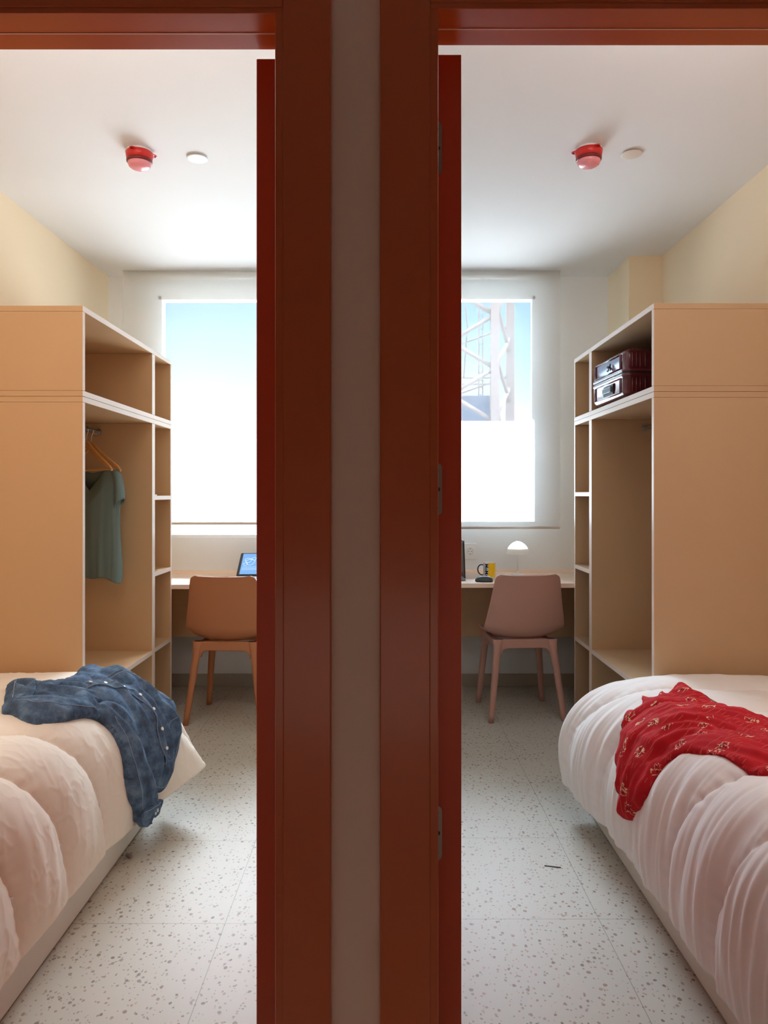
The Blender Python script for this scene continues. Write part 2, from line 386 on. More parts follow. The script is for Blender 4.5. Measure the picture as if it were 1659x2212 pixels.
# door wall and corridor shell
YD = 1.29
DL = (-1.06, -.1907); DR = (.095, .965); DH_L, DH_R = 2.092, 2.100
m = MB()
m.box(-3.2, DL[0]-.01, YD+.01, YF, 0, CEIL); m.box(DL[1]+.01, DR[0]-.01, YD+.012, YF, 0, CEIL); m.box(DR[1]+.01, 3.2, YD+.01, YF, 0, CEIL)
m.box(DL[0]-.01, DL[1]+.01, YD+.01, YF, DH_L+.03, CEIL); m.box(DR[0]-.01, DR[1]+.01, YD+.01, YF, DH_R+.03, CEIL)
struct(m.build('wall_front', M['corridor']))
struct(boxobj('floor_corridor', M['floor_l'], (-3.2, 3.2, -1.4, YF-.1, -.1, 0)))
struct(boxobj('ceiling_corridor', M['ceiling'], (-3.2, 3.2, -1.5, YF-.1, 2.45, 2.55)))
struct(boxobj('wall_corridor_back', M['corridor'], (-3.2, 3.2, -1.5, -1.4, 0, 2.45)))
struct(boxobj('wall_corridor_left', M['corridor'], (-3.3, -3.2, -1.5, YF, 0, 2.45)))
struct(boxobj('wall_corridor_right', M['corridor'], (3.2, 3.3, -1.5, YF, 0, 2.45)))

def doorframe(name, x0, x1, h, sign, arch):
    """hinge jamb is the one towards the middle of the photo; sign=+1 when the opening lies to the right"""
    r = thing(name, None, None); r['kind'] = 'structure'
    jt = .016
    m = MB()
    for a, s2 in ((x0, -1), (x1, 1)):       # jambs (lining): front part, seal groove, rebated part
        xa, xb = sorted((a, a+s2*jt*1.6))
        m.box(xa, xb, YD-.002, 1.344, 0, h); 
        xa, xb = sorted((a+s2*.004, a+s2*jt*1.6)); m.box(xa, xb, 1.344, YF+.004, 0, h)
    m.build('jamb', M['frame'], r, .0012)
    MB().box(x0-.0256, x1+.0256, YD-.002, 1.3425, h, h+.026).box(x0-.0256, x1+.0256, 1.3458, YF+.004, h, h+.026).build('head', M['frame'], r, .0012)
    MB().box(x0, x1, 1.3425, 1.3458, h-.001, h+.02).build('seal_strip', M['seal'], r)
    m = MB()
    w_in, w_out = arch
    # architraves: raised outer band
    if sign > 0:
        m.box(w_in, x0-.014, YD-.005, YD+.012, 0, h+.10); m.box(x1+.014, x1+.10, YD-.005, YD+.012, 0, h+.10)
    else:
        m.box(x1+.014, w_in, YD-.005, YD+.012, 0, h+.10); m.box(x0-.10, x0-.014, YD-.005, YD+.012, 0, h+.10)
    m.box(x0-.014, x1+.014, YD-.005, YD+.012, h+.010, h+.10)
    m.build('architrave', M['frame'], r, .002)
    return r
doorframe('door_1', DL[0], DL[1], DH_L, -1, (-.0925, 0)); doorframe('door_2', DR[0], DR[1], DH_R, 1, (-.0073, 0))

def hinge(parent, x0, x1, y, zc, hh, flip):
    """hinge leaf let into the door's edge: rounded plate with three screws"""
    m = MB(); r = .010
    if flip > 0: pts = [(x0, zc-hh), (x1-r, zc-hh)]+[(x1-r+r*sin(radians(a)), zc-hh+r-r*cos(radians(a))) for a in (30, 60, 90)]+[(x1-r+r*cos(radians(a)), zc+hh-r+r*sin(radians(a))) for a in (0, 30, 60, 90)]+[(x0, zc+hh)]
    else: pts = [(x1, zc+hh), (x0+r, zc+hh)]+[(x0+r-r*sin(radians(a)), zc+hh-r+r*cos(radians(a))) for a in (30, 60, 90)]+[(x0+r-r*cos(radians(a)), zc-hh+r-r*sin(radians(a))) for a in (0, 30, 60, 90)]+[(x1, zc-hh)]
    m.prism(pts, y-.0014, y+.001)
    h = m.build('hinge', M['steel'], parent)
    xm = (x0+x1)/2
    for dx, dz in ((-.003*flip, hh*.72), (0, 0), (-.003*flip, -hh*.72)):
        q = MB()
        n = 14
        q.tube([(xm+dx, y-.0018, zc+dz), (xm+dx, y+.0005, zc+dz)], .0042, n)
        q.tube([(xm+dx, y-.0022, zc+dz), (xm+dx, y-.0008, zc+dz)], .0018, 6)
        q.build('screw', M['steeldark'], h)
def door(name, xh, xo, sign, h, label):
    """leaf swung a quarter turn into the room; its hinge edge faces the corridor"""
    r = thing(name, label, 'door', (xh, YF+.012, 0))
    x0, x1 = sorted((0, xo-xh)); y0 = 0; L = .80
    MB().box(x0, x1, y0, y0+L, .008, h-.012).build('leaf', M['door'], r, .0015)
    # lever handles on both faces at the far stile
    for sx, xx in ((-1, x0), (1, x1)):
        q = MB(); q.tube([(xx, L-.06, 1.02), (xx+sx*.008, L-.06, 1.02)], .024, 20); q.tube([(xx+sx*.004, L-.06, 1.02), (xx+sx*.028, L-.06, 1.02), (xx+sx*.032, L-.075, 1.02), (xx+sx*.032, L-.15, 1.02)], .007, 10)
        q.build('handle', M['steel'], r)
    return r
dl = door('open_door', -.1907-.0005, -.243, -1, DH_L, 'reddish brown door leaf opened into the left bedroom, hinge edge towards the corridor')
dr = door('open_door', .095+.0005, .1475, 1, DH_R, 'reddish brown door leaf opened into the right bedroom, hinge edge with three steel hinge plates')
Yh = 0
for zc, hh in ((1.25+(1068-321)*1.402/1590, .051), (1.25+(1068-1057)*1.402/1590, .050), (1.25+(1068-1799)*1.402/1590, .052)):
    hinge(dr, -.0005, .0150, 0, zc, hh, 1)
for zc, hh in ((1.25+(1068-328)*1.402/1590, .050), (1.25+(1068-1062)*1.402/1590, .049), (1.25+(1068-1804)*1.402/1590, .050)):
    hinge(dl, -.0105, .0005, 0, zc, hh, -1)

# ------------------------------------------------------------------ blinds
def blind(x0, x1, zb, m, label):
    r = thing('roller_blind', label, 'blind', ((x0+x1)/2, 4.66, zb))
    w = (x1-x0)/2; H = CEIL-zb
    # cloth: two-sided single cloth with a faint sag, given thickness
    q = MB()
    nx, nz_ = 12, 16
    vs = [[q.bm.verts.new((-w+2*w*i/nx, .0025*sin(3*i/nx*pi)*(j/nz_)*(1-j/nz_)*2, .012+(H-.014)*j/nz_)) for i in range(nx+1)] for j in range(nz_+1)]
    for j in range(nz_):
        for i in range(nx): q.bm.faces.new((vs[j][i], vs[j][i+1], vs[j+1][i+1], vs[j+1][i])).smooth = True
    q.build('cloth', m, r)
    MB().box(-w, w, -.006, .006, 0, .016).build('bottom_bar', mat_bar, r, .002)
    q = MB(); q.tube([(-w, .028, H-.028), (w, .028, H-.028)], .022, 16); q.build('roller', M['white'], r)
    q = MB().box(w-.006, w+.004, -.008, .008, -.014, .012); q.build('end_cap', M['white'], r, .001)
    q = MB().box(-w-.004, -w+.006, -.008, .008, -.004, .012); q.build('end_cap', M['white'], r, .001)
    return r
mat_bar = mat('grey_beige_bar', lin(205, 200, 190), .5)
blind(-1.654, -.19, 1.058, M['blind_l'], 'pale roller blind drawn over the window of the left bedroom')
blind(.10, 1.117, 1.030, M['blind_r'], 'pale roller blind over the window of the right bedroom, crane showing through')

# ------------------------------------------------------------------ crane outside the right window
def crane():
    D = 18.0; r = thing('tower_crane', 'pale lattice tower crane outside, seen through the right blind', 'crane', (2.3, D, -6))
    k = D/1590
    def P(px, py, dy=0): return ((px-829)*k-2.3, dy, CAMZ+(1068-py)*k+6)
    z0, z1 = 0.0, 16.0
    xs = {'a': (1068-829)*k-2.3, 'b': (1101-829)*k*(D+1.5)/D-2.3, 'c': (972-829)*k-2.3, 'd': (940-829)*k*(D+1.5)/D-2.3}
    ys = {'a': 0, 'b': 1.5, 'c': 0, 'd': 1.5}
    m = MB()
    for kk in 'abcd':
        m.box(xs[kk]-.105, xs[kk]+.105, ys[kk]-.1, ys[kk]+.1, z0, z1)
    m.build('mast_leg', M['crane'], r, .01)
    m = MB()
    zc = [CAMZ+(1068-y)*k+6 for y in (640, 700, 725)]
    step = (810-705)*k
    z = CAMZ+(1068-706)*k+6 - 8*step*1.0
    i = 0
    while z < z1-step:
        A, B = ((xs['c'], ys['c'], z), (xs['a'], ys['a'], z+step*.55)) if i % 2 == 0 else ((xs['a'], ys['a'], z), (xs['c'], ys['c'], z+step*.55))
        m.tube([A, B], .055, 6)
        A, B = ((xs['a'], ys['a'], z), (xs['b'], ys['b'], z+step*.9)) if i % 2 else ((xs['b'], ys['b'], z), (xs['a'], ys['a'], z+step*.9))
        m.tube([A, B], .05, 6)
        if i % 2 == 0: m.tube([(xs['d'], ys['d'], z), (xs['b'], ys['b'], z+step*.6)], .03, 6)
        z += step*.55; i += 1
    m.build('lattice_bracing', M['crane'], r)
    m = MB()
    for px in (1038, 1047): m.tube([P(px, 1160, .4), P(px, 560, .4)], .02, 6)
    for py in range(560, 1160, 16): m.tube([P(1038, py, .4), P(1047, py, .4)], .01, 5)
    for py in (812, 826): m.tube([P(996, py, .3), P(1062, py, .3)], .02, 6)
    m.tube([P(1006, 640, .3), P(1012, 700, .3), P(1004, 812, .3)], .02, 6)
    m.build('ladder', M['crane'], r)
    m = MB(); a = P(1000, 905); b = P(1062, 850); m.box(a[0], b[0], .3, 1.2, a[2]-1.5, b[2]); m.build('cabin', mat('crane_cabin_blue', lin(34, 42, 54), .9, .05), r, .03)
crane()

# ------------------------------------------------------------------ wardrobe units
YN, YM, YE = 2.96, 3.87, 4.20
TH = .022
def wardrobe(side):
    sg = -1 if side == 'l' else 1
    XF = -1.2125 if side == 'l' else 1.086
    XW = XL+.002 if side == 'l' else XR-.002
    zj, zt = (1.645, 2.010) if side == 'l' else (1.664, 2.020)
    md = M['mdf'] if side == 'l' else M['mdfr']
    word = 'left' if side == 'l' else 'right'
    E = .0012
    def board(name, p, y0, y1, z0, z1, xf=XF, xw=XW, edge=True, org=(0, 0, 0)):
        # laminate board with edge band on the room side, its paleness painted-in light
        xe = xf - sg*E
        m = MB()
        a, b = sorted((xf, xw)); m.box(a-org[0], b-org[0], y0-org[1], y1-org[1], z0-org[2], z1-org[2], 0)
        if edge:
            a, b = sorted((xf, xe)); m.box(a-org[0], b-org[0], y0-org[1]+.0003, y1-org[1]-.0003, z0-org[2]+.0003, z1-org[2]-.0003, 1)
        return m.build(name, [md, M['edge']], p, 0)
    def unit(name, label, cat, y0, y1, z0, z1, shelves, rail=False, toe=False):
        org = ((XF+XW)/2, (y0+y1)/2, z0)
        r = thing(name, label, cat, org)
        g = .0008
        y0 += g; y1 -= g; z0 += g*(z0 > 0); z1 -= g
        B = lambda n, a, b, c, d, **k: board(n, r, a, b, c, d, org=org, **k)
        zb = z0 if toe else z0+TH+.0011
        B('side_panel', y0, y0+TH, zb, z1-TH-.0011); B('side_panel', y1-TH, y1, zb, z1-TH-.0011)
        B('top_panel', y0, y1, z1-TH, z1)
        if not toe: B('bottom_panel', y0, y1, z0, z0+TH)
        a, b = sorted((XW-sg*.006, XW)); MB().box(a-org[0], b-org[0], y0+TH-org[1], y1-TH-org[1], .0, z1-TH-z0).build('back_panel', md, r)
        for z in shelves: B('shelf', y0+TH+.0003, y1-TH-.0003, z-TH, z, xw=XW-sg*.007)
        if rail:
            xr = XF+sg*.285 if side == 'l' else XF+sg*.279; zr = 1.578 if side == 'l' else 1.598
            q = MB().tube([(xr-org[0], y0+TH-org[1], zr-org[2]), (xr-org[0], y1-TH-org[1], zr-org[2])], .0125, 16)
            rl = q.build('clothes_rail', M['rail'], r)
            for yy in (y0+TH, y1-TH):
                q = MB(); s2 = 1 if yy < (y0+y1)/2 else -1
                q.tube([(xr-org[0], yy-org[1], zr-org[2]), (xr-org[0], yy+s2*.012-org[1], zr-org[2])], .020, 20); q.build('bracket', M['rail'], rl)
        return r
    zs1, zs2, zs3 = (1.243, .838, .437) if side == 'l' else (1.262, .853, .444)
    A = unit('open_wardrobe', f'tall open apricot wardrobe unit with clothes rail beside {word} bed' + (', hangers inside' if side == 'l' else ', empty rail'), 'wardrobe', YN, YM, 0, zj, [zs3-.004], True, True)
    B = unit('shelf_tower', f'narrow apricot shelf tower between the {word} desk and the open wardrobe', 'shelf', YM, YE, 0, zj, [zs1, zs2, zs3], False, True)
    C = unit('overhead_box', ('empty wide open apricot box on top of the left wardrobe' if side == 'l' else 'wide open apricot box on top of the right wardrobe, holding the suitcase'), 'cabinet', YN, YM, zj, zt, [])
    D = unit('overhead_cubby', f'small open apricot box on top of the {word} narrow shelf tower', 'cabinet', YM, YE, zj, zt, [])
wardrobe('l'); wardrobe('r')
MB().box(0, .045, 0, .03, 0, .006).build('label_card', M['paper'])
bpy.data.objects['label_card'].location = (-1.26, 3.91, 1.2438); tag(bpy.data.objects['label_card'], 'tiny white card lying on the upper shelf of the left shelf tower', 'card')

# ------------------------------------------------------------------ desks
def desk(side):
    x0, x1 = (XL+.002, PL-.002) if side == 'l' else (PR+.002, 1.457)
    zt = .735 if side == 'l' else .742
    word = 'left' if side == 'l' else 'right'
    r = thing('desk', f'pale apricot built-in desk under the window of the {word} bedroom', 'desk', ((x0+x1)/2, 4.5, 0))
    ox, oy = (x0+x1)/2, 4.5
    m = MB().box(x0-ox, x1-ox, 4.203-oy, YB-.001-oy, zt-.026, zt); m.build('tabletop', M['desk'], r, .0015)
    md = M['mdf'] if side == 'l' else M['mdfr']
    MB().box(x0-ox, x1-ox, 4.62-oy, 4.642-oy, .355, zt-.0265).build('modesty_panel', md, r, .001)
    MB().box(x0-ox, x1-ox, YB-.012-oy, YB-.001-oy, zt+.0002, zt+.02).build('back_strip', M['desk'], r, .001)
desk('l'); desk('r')
ZL, ZR = .735, .742

# ------------------------------------------------------------------ shell chairs
def chair(name, label, m, loc, rz):
    """one-piece plastic shell on a four-leg frame; local +Y is towards the desk, backrest on -Y"""
    r = thing(name, label, 'chair', loc, rz)
    # centreline of shell from backrest top, down and forward: (y, z, halfwidth, side-curl)
    C = [(-.235, .805, .150, .012), (-.232, .798, .172, .014), (-.228, .775, .182, .018), (-.217, .70, .193, .026), (-.206, .62, .206, .034), (-.196, .55, .219, .042),
         (-.182, .495, .226, .050), (-.145, .455, .224, .054), (-.08, .440, .218, .052), (.02, .438, .212, .042), (.10, .447, .210, .036), (.17, .452, .202, .020), (.195, .448, .188, .012), (.205, .440, .160, .006)]
    # smooth resample
    def cr(p0, p1, p2, p3, t): return .5*((2*p1)+(-p0+p2)*t+(2*p0-5*p1+4*p2-p3)*t*t+(-p0+3*p1-3*p2+p3)*t**3)
    L = []
    for i in range(len(C)-1):
        a, b, c, d = C[max(i-1, 0)], C[i], C[i+1], C[min(i+2, len(C)-1)]
        for k in range(5): L.append(tuple(cr(a[j], b[j], c[j], d[j], k/5) for j in range(4)))
    L.append(C[-1])
    q = MB(); rows = []; n = 24
    for i, (y, z, w, cu) in enumerate(L):
        p, s2 = L[max(i-1, 0)], L[min(i+1, len(L)-1)]
        tv = Vector((0, s2[0]-p[0], s2[1]-p[1])).normalized(); nv = Vector((0, -tv.z, tv.y))   # towards sitter
        if nv.y < 0 and i < 30: nv = -nv
        if nv.z < 0 and i >= 30: nv = -nv
        row = []
        for k in range(n+1):
            u = -1+2*k/n
            pos = Vector((u*w, y, z))+nv*(cu*abs(u)**2.4)
            row.append(q.bm.verts.new(pos))
        rows.append(row)
    for i in range(len(rows)-1):
        for k in range(n): q.bm.faces.new((rows[i][k], rows[i][k+1], rows[i+1][k+1], rows[i+1][k])).smooth = True
    o = q.build('seat_shell', m, r)
    sdf = o.modifiers.new('thick', 'SOLIDIFY'); sdf.thickness = .010; sdf.offset = 0
    bv = o.modifiers.new('bevel', 'BEVEL'); bv.width = .003; bv.segments = 2; bv.limit_method = 'ANGLE'; bv.angle_limit = radians(50)
    # under-seat frame: arched rails between legs
    def leg(x0, y0, x1, y1):
        q = MB(); rings = []
        N = 10
        for i in range(N+1):
            t = i/N; z = .446*(1-t); x = x0+(x1-x0)*t; y = y0+(y1-y0)*t
            sx_, sy_ = .021-.0065*t, .021-.0065*t
            if t < .12: sx_ += .010*(1-t/.12)
            ring = []
            for j in range(16):
                a = 2*pi*j/16; ca, sa = cos(a), sin(a)
                f = (abs(ca)**3+abs(sa)**3)**(-1/3)
                ring.append(q.bm.verts.new((x+sx_*ca*f, y+sy_*sa*f, z)))
            rings.append(ring)
        for A, B in zip(rings, rings[1:]):
            for j in range(16): q.bm.faces.new((A[j], A[(j+1) % 16], B[(j+1) % 16], B[j])).smooth = True
        q.bm.faces.new(rings[0]); q.bm.faces.new(rings[-1])
        return q.build('leg', m, r)
    for sx in (-1, 1):
        leg(sx*.152, -.158, sx*.205, -.215)
        leg(sx*.155, .140, sx*.195, .185)
    q = MB()
    def arch(y, x):   # rail with rounded shoulders into the legs
        pts = [(-x-.018, .446), (-x-.018, .36)]
        pts += [(-x+.018, .355)]
        for k in range(7):
            a = radians(180-90*k/6); pts.append((-x+.058+.040*cos(a), .36+.036*sin(a)))
        for k in range(7):
            a = radians(90-90*k/6); pts.append((x-.058+.040*cos(a), .36+.036*sin(a)))
        pts += [(x-.018, .355), (x+.018, .36), (x+.018, .446)]
        q.prism(pts, y-.016, y+.016)
    arch(-.160, .154); arch(.142, .156)
    q.box(-.165, -.135, -.15, .14, .398, .432); q.box(.135, .165, -.15, .14, .398, .432)
    q.build('seat_frame', m, r, .004)
    return r
chair('desk_chair', 'ochre brown plastic shell chair at the left desk, partly behind the door', M['chair_l'], (-.858, 4.19, 0), radians(-3))
chair('desk_chair', 'dusty pink plastic shell chair standing at the right desk', M['chair_r'], (.775, 4.26, 0), radians(4))

# ------------------------------------------------------------------ beds with duvets
NT, NU = 300, 230
def catmull(P, n):
    out = []
    for i in range(len(P)-1):
        a, b, c, d = P[max(i-1, 0)], P[i], P[i+1], P[min(i+2, len(P)-1)]
        for k in range(n):
            t = k/n; out.append(tuple(.5*((2*b[j])+(-a[j]+c[j])*t+(2*a[j]-5*b[j]+4*c[j]-d[j])*t*t+(-a[j]+3*b[j]-3*c[j]+d[j])*t**3) for j in range(2)))
    out.append(P[-1]); return out
PROF = {
 'r': {'keys': [1.40, 2.45, 2.72, 2.93],
       'c': [[(1.645, .50), (1.50, .535), (1.25, .545), (1.00, .545), (.885, .505), (.805, .40), (.775, .26), (.775, .105)],
             [(1.645, .50), (1.50, .535), (1.25, .545), (1.00, .545), (.885, .505), (.80, .40), (.765, .26), (.765, .110)],
             [(1.645, .50), (1.50, .535), (1.25, .542), (1.02, .540), (.875, .495), (.765, .40), (.720, .27), (.720, .120)],
             [(1.645, .50), (1.50, .530), (1.25, .535), (1.05, .530), (.87, .490), (.745, .405), (.688, .28), (.695, .120)]],
       'seam0': 1.59, 'skew': .13, 'sp': .278},
 'l': {'keys': [1.40, 2.35, 2.62, 2.92],
       'c': [[(-1.787, .50), (-1.65, .535), (-1.40, .545), (-1.12, .545), (-1.00, .505), (-.925, .40), (-.895, .26), (-.885, .115)],
             [(-1.787, .50), (-1.65, .535), (-1.40, .545), (-1.12, .545), (-1.00, .505), (-.925, .40), (-.895, .26), (-.885, .110)],
             [(-1.787, .50), (-1.65, .535), (-1.40, .545), (-1.12, .540), (-.99, .500), (-.90, .40), (-.86, .27), (-.85, .115)],
             [(-1.787, .50), (-1.65, .530), (-1.40, .540), (-1.12, .535), (-.96, .495), (-.84, .41), (-.76, .30), (-.690, .190)]],
       'seam0': 1.60, 'skew': .20, 'sp': .275}}
def smooth(a, b, x):
    t = max(0, min(1, (x-a)/(b-a))); return t*t*(3-2*t)
_pc = {}
def profile(side, t):
    """profile resampled by arc length -> list of 161 points"""
    key = (side, round(t, 4))
    if key in _pc: return _pc[key]
    P = PROF[side]; K = P['keys']
    i = 0
    while i < len(K)-2 and t > K[i+1]: i += 1
    w = smooth(0, 1, max(0, min(1, (t-K[i])/(K[i+1]-K[i]))))
    pts = [(a[0]*(1-w)+b[0]*w, a[1]*(1-w)+b[1]*w) for a, b in zip(P['c'][i], P['c'][i+1])]
    d = catmull(pts, 16); acc = [0]
    for a, b in zip(d, d[1:]): acc.append(acc[-1]+sqrt((a[0]-b[0])**2+(a[1]-b[1])**2))
    out = []; j = 0; N = 160
    for k in range(N+1):
        s = acc[-1]*k/N
        while j < len(d)-2 and acc[j+1] < s: j += 1
        f = (s-acc[j])/max(1e-9, acc[j+1]-acc[j]); out.append((d[j][0]*(1-f)+d[j+1][0]*f, d[j][1]*(1-f)+d[j+1][1]*f))
    _pc[key] = (out, acc[-1]); return _pc[key]
def duvet_point(side, u, t, disp=True, lift=0.0):
    """u 0..1 from wall to hem, t = depth into the room (beyond TE the cloth rolls down the foot end)"""
    TE = 2.885; R = .045
    tt = min(t, TE)
    pr, L = profile(side, tt)
    x = max(0, min(.99999, u))*160; i = int(x); f = x-i
    p = (pr[i][0]*(1-f)+pr[i+1][0]*f, pr[i][1]*(1-f)+pr[i+1][1]*f)
    i0, i1 = max(0, i-3), min(160, i+4)
    tx, tz = pr[i1][0]-pr[i0][0], pr[i1][1]-pr[i0][1]; l = sqrt(tx*tx+tz*tz); tx /= l; tz /= l
    sg = -1 if side == 'r' else 1
    nx, nz_ = (-tz*sg, tx*sg)
    if nz_ < 0 and u < .5: nx, nz_ = -nx, -nz_
    # outward normal: for 'r' tangent runs -x; rotate so it points up/outwards
    P = PROF[side]
    d = 0
    if disp:
        s = u*L
        ph = (t-P['seam0']-P['skew']*smooth(.45, 1, u)+.02*sin(s*5))/P['sp']
        a = abs(sin(pi*ph)); puff = a**.5
        hemf = smooth(1.0, .93, u)
        amp = .036 if side == 'l' else .026
        d += amp*(puff-.55)*(.35+.65*hemf)
        if side == 'r':
            sidef = smooth(.55, .75, u)
            d += sidef*(.011*noise.noise((tt*17+.5*sin(s*3), s*1.6, 3.1))+.006*noise.noise((tt*44+s*2, s*2.2, 9.7))+.003*noise.noise((tt*90, s*4, 1.7)))
            d += (1-sidef)*(.006*noise.noise((tt*9, s*5, 1.3))+.004*noise.noise((tt*22+s*12, s*16-tt*6, 4.4)))
        else:
            q1 = noise.noise((tt*8+s*6, s*5-tt*4, 2.2)); q2 = 1-abs(noise.noise((tt*13+s*9, s*7-tt*5, 7.7)))*2; q3 = 1-abs(noise.noise((tt*24-s*10, s*15+tt*9, 5.7)))*2
            d += .0035*q1+.0016*max(0, q2)**5+.0018*max(0, q3)**8
            sidef = smooth(.6, .8, u); d += sidef*.004*noise.noise((tt*22, s*2, 3.1))
        # gathers next to seams
        d += .0032*noise.noise((s*38, ph*1.5, 6.1))*math.exp(-(a/.35)**2)*1.6
    d += lift
    px, pz, py = p[0]+nx*d, p[1]+nz_*d, tt
    if t > TE:
        e = t-TE; th = min(pi/2, e/R); ext = max(0, e-R*pi/2)
        inn = R*(1-cos(th))+ext
        px, pz, py = px-nx*inn, pz-nz_*inn, TE+(R+lift)*sin(th) if lift else TE+R*sin(th)
    return Vector((px, py, pz))
def bed(side):
    word = 'left' if side == 'l' else 'right'
    xo, xw = (-.905, XL+.003) if side == 'l' else (.805, XR-.003)
    a, b = sorted((xo, xw))
    c = ((a+b)/2, 2.1, 0)
    r = thing('bed', f'low white single bed base with mattress along the {word} wall', 'bed', c)
    MB().box(a-c[0], b-c[0], 1.46-c[1], 2.855-c[1], .006, .27).build('bed_base', M['bed'], r, .004)
    a2, b2 = (a+.01, b-.06) if side == 'l' else (a+.06, b-.01)
    MB().box(a2-c[0], b2-c[0], 1.47-c[1], 2.82-c[1], .2705, .45).build('mattress', M['matt'], r, .07, 5)
    q = MB(); t0, t1 = 1.42, 3.09
    vs = [[q.bm.verts.new(duvet_point(side, i/NU, t0+(t1-t0)*j/NT)) for i in range(NU+1)] for j in range(NT+1)]
    # thickness: inner hem turned under
    for j in range(NT):
        for i in range(NU): q.bm.faces.new((vs[j][i], vs[j][i+1], vs[j+1][i+1], vs[j+1][i])).smooth = True
    # padded hem: turn the lower edge under and back up
    sg = 1 if side == 'r' else -1
    prev = [v[NU] for v in vs]
    for dx, dz in ((.006, -.008), (.016, -.010), (.024, -.002), (.026, .03)):
        cur = [q.bm.verts.new(v[NU].co+Vector((sg*dx, 0, dz))) for v in vs]
        for j in range(NT): q.bm.faces.new((prev[j], cur[j], cur[j+1], prev[j+1])).smooth = True
        prev = cur
    o = q.build('duvet', M['duvet_'+side])
    tag(o, ('cream quilted duvet over the left bed, under the denim shirt' if side == 'l' else 'white quilted duvet over the right bed, under the red dress'), 'duvet')
    # piped edge along the hem as part
    return o
#BEDS
DUV = {s: bed(s) for s in 'lr'}
#GARMENTS
UM = 1.22                                   # metres across the duvet per unit u
def poly_inside(P, x, y):
    c = False; n = len(P)
    for i in range(n):
        x1, y1 = P[i]; x2, y2 = P[(i+1) % n]
        if (y1 > y) != (y2 > y) and x < (x2-x1)*(y-y1)/(y2-y1)+x1: c = not c
    return c
def seg_near(P, x, y, closed=True):
    best = (9, 0, 0, 0, 0); acc = 0; n = len(P)
    for i in range(n if closed else n-1):
        x1, y1 = P[i]; x2, y2 = P[(i+1) % n]; dx, dy = x2-x1, y2-y1; L2 = dx*dx+dy*dy or 1e-9; L = sqrt(L2)
        t = max(0, min(1, ((x-x1)*dx+(y-y1)*dy)/L2)); qx, qy = x1+t*dx, y1+t*dy
        d = sqrt((x-qx)**2+(y-qy)**2)
        if d < best[0]:
            sgn = 1 if dx*(y-y1)-dy*(x-x1) > 0 else -1
            best = (d, qx, qy, acc+t*L, sgn)
        acc += L
    return best
def closed_smooth(P, k=4):
    out = []; n = len(P)
    for i in range(n):
        a, b, c, d = P[i-1], P[i], P[(i+1) % n], P[(i+2) % n]
        for j in range(k):
            t = j/k; out.append(tuple(.5*((2*b[m])+(-a[m]+c[m])*t+(2*a[m]-5*b[m]+4*c[m]-d[m])*t*t+(-a[m]+3*b[m]-3*c[m]+d[m])*t**3) for m in range(2)))
    return out
def open_smooth(P, k=5): return catmull(P, k)
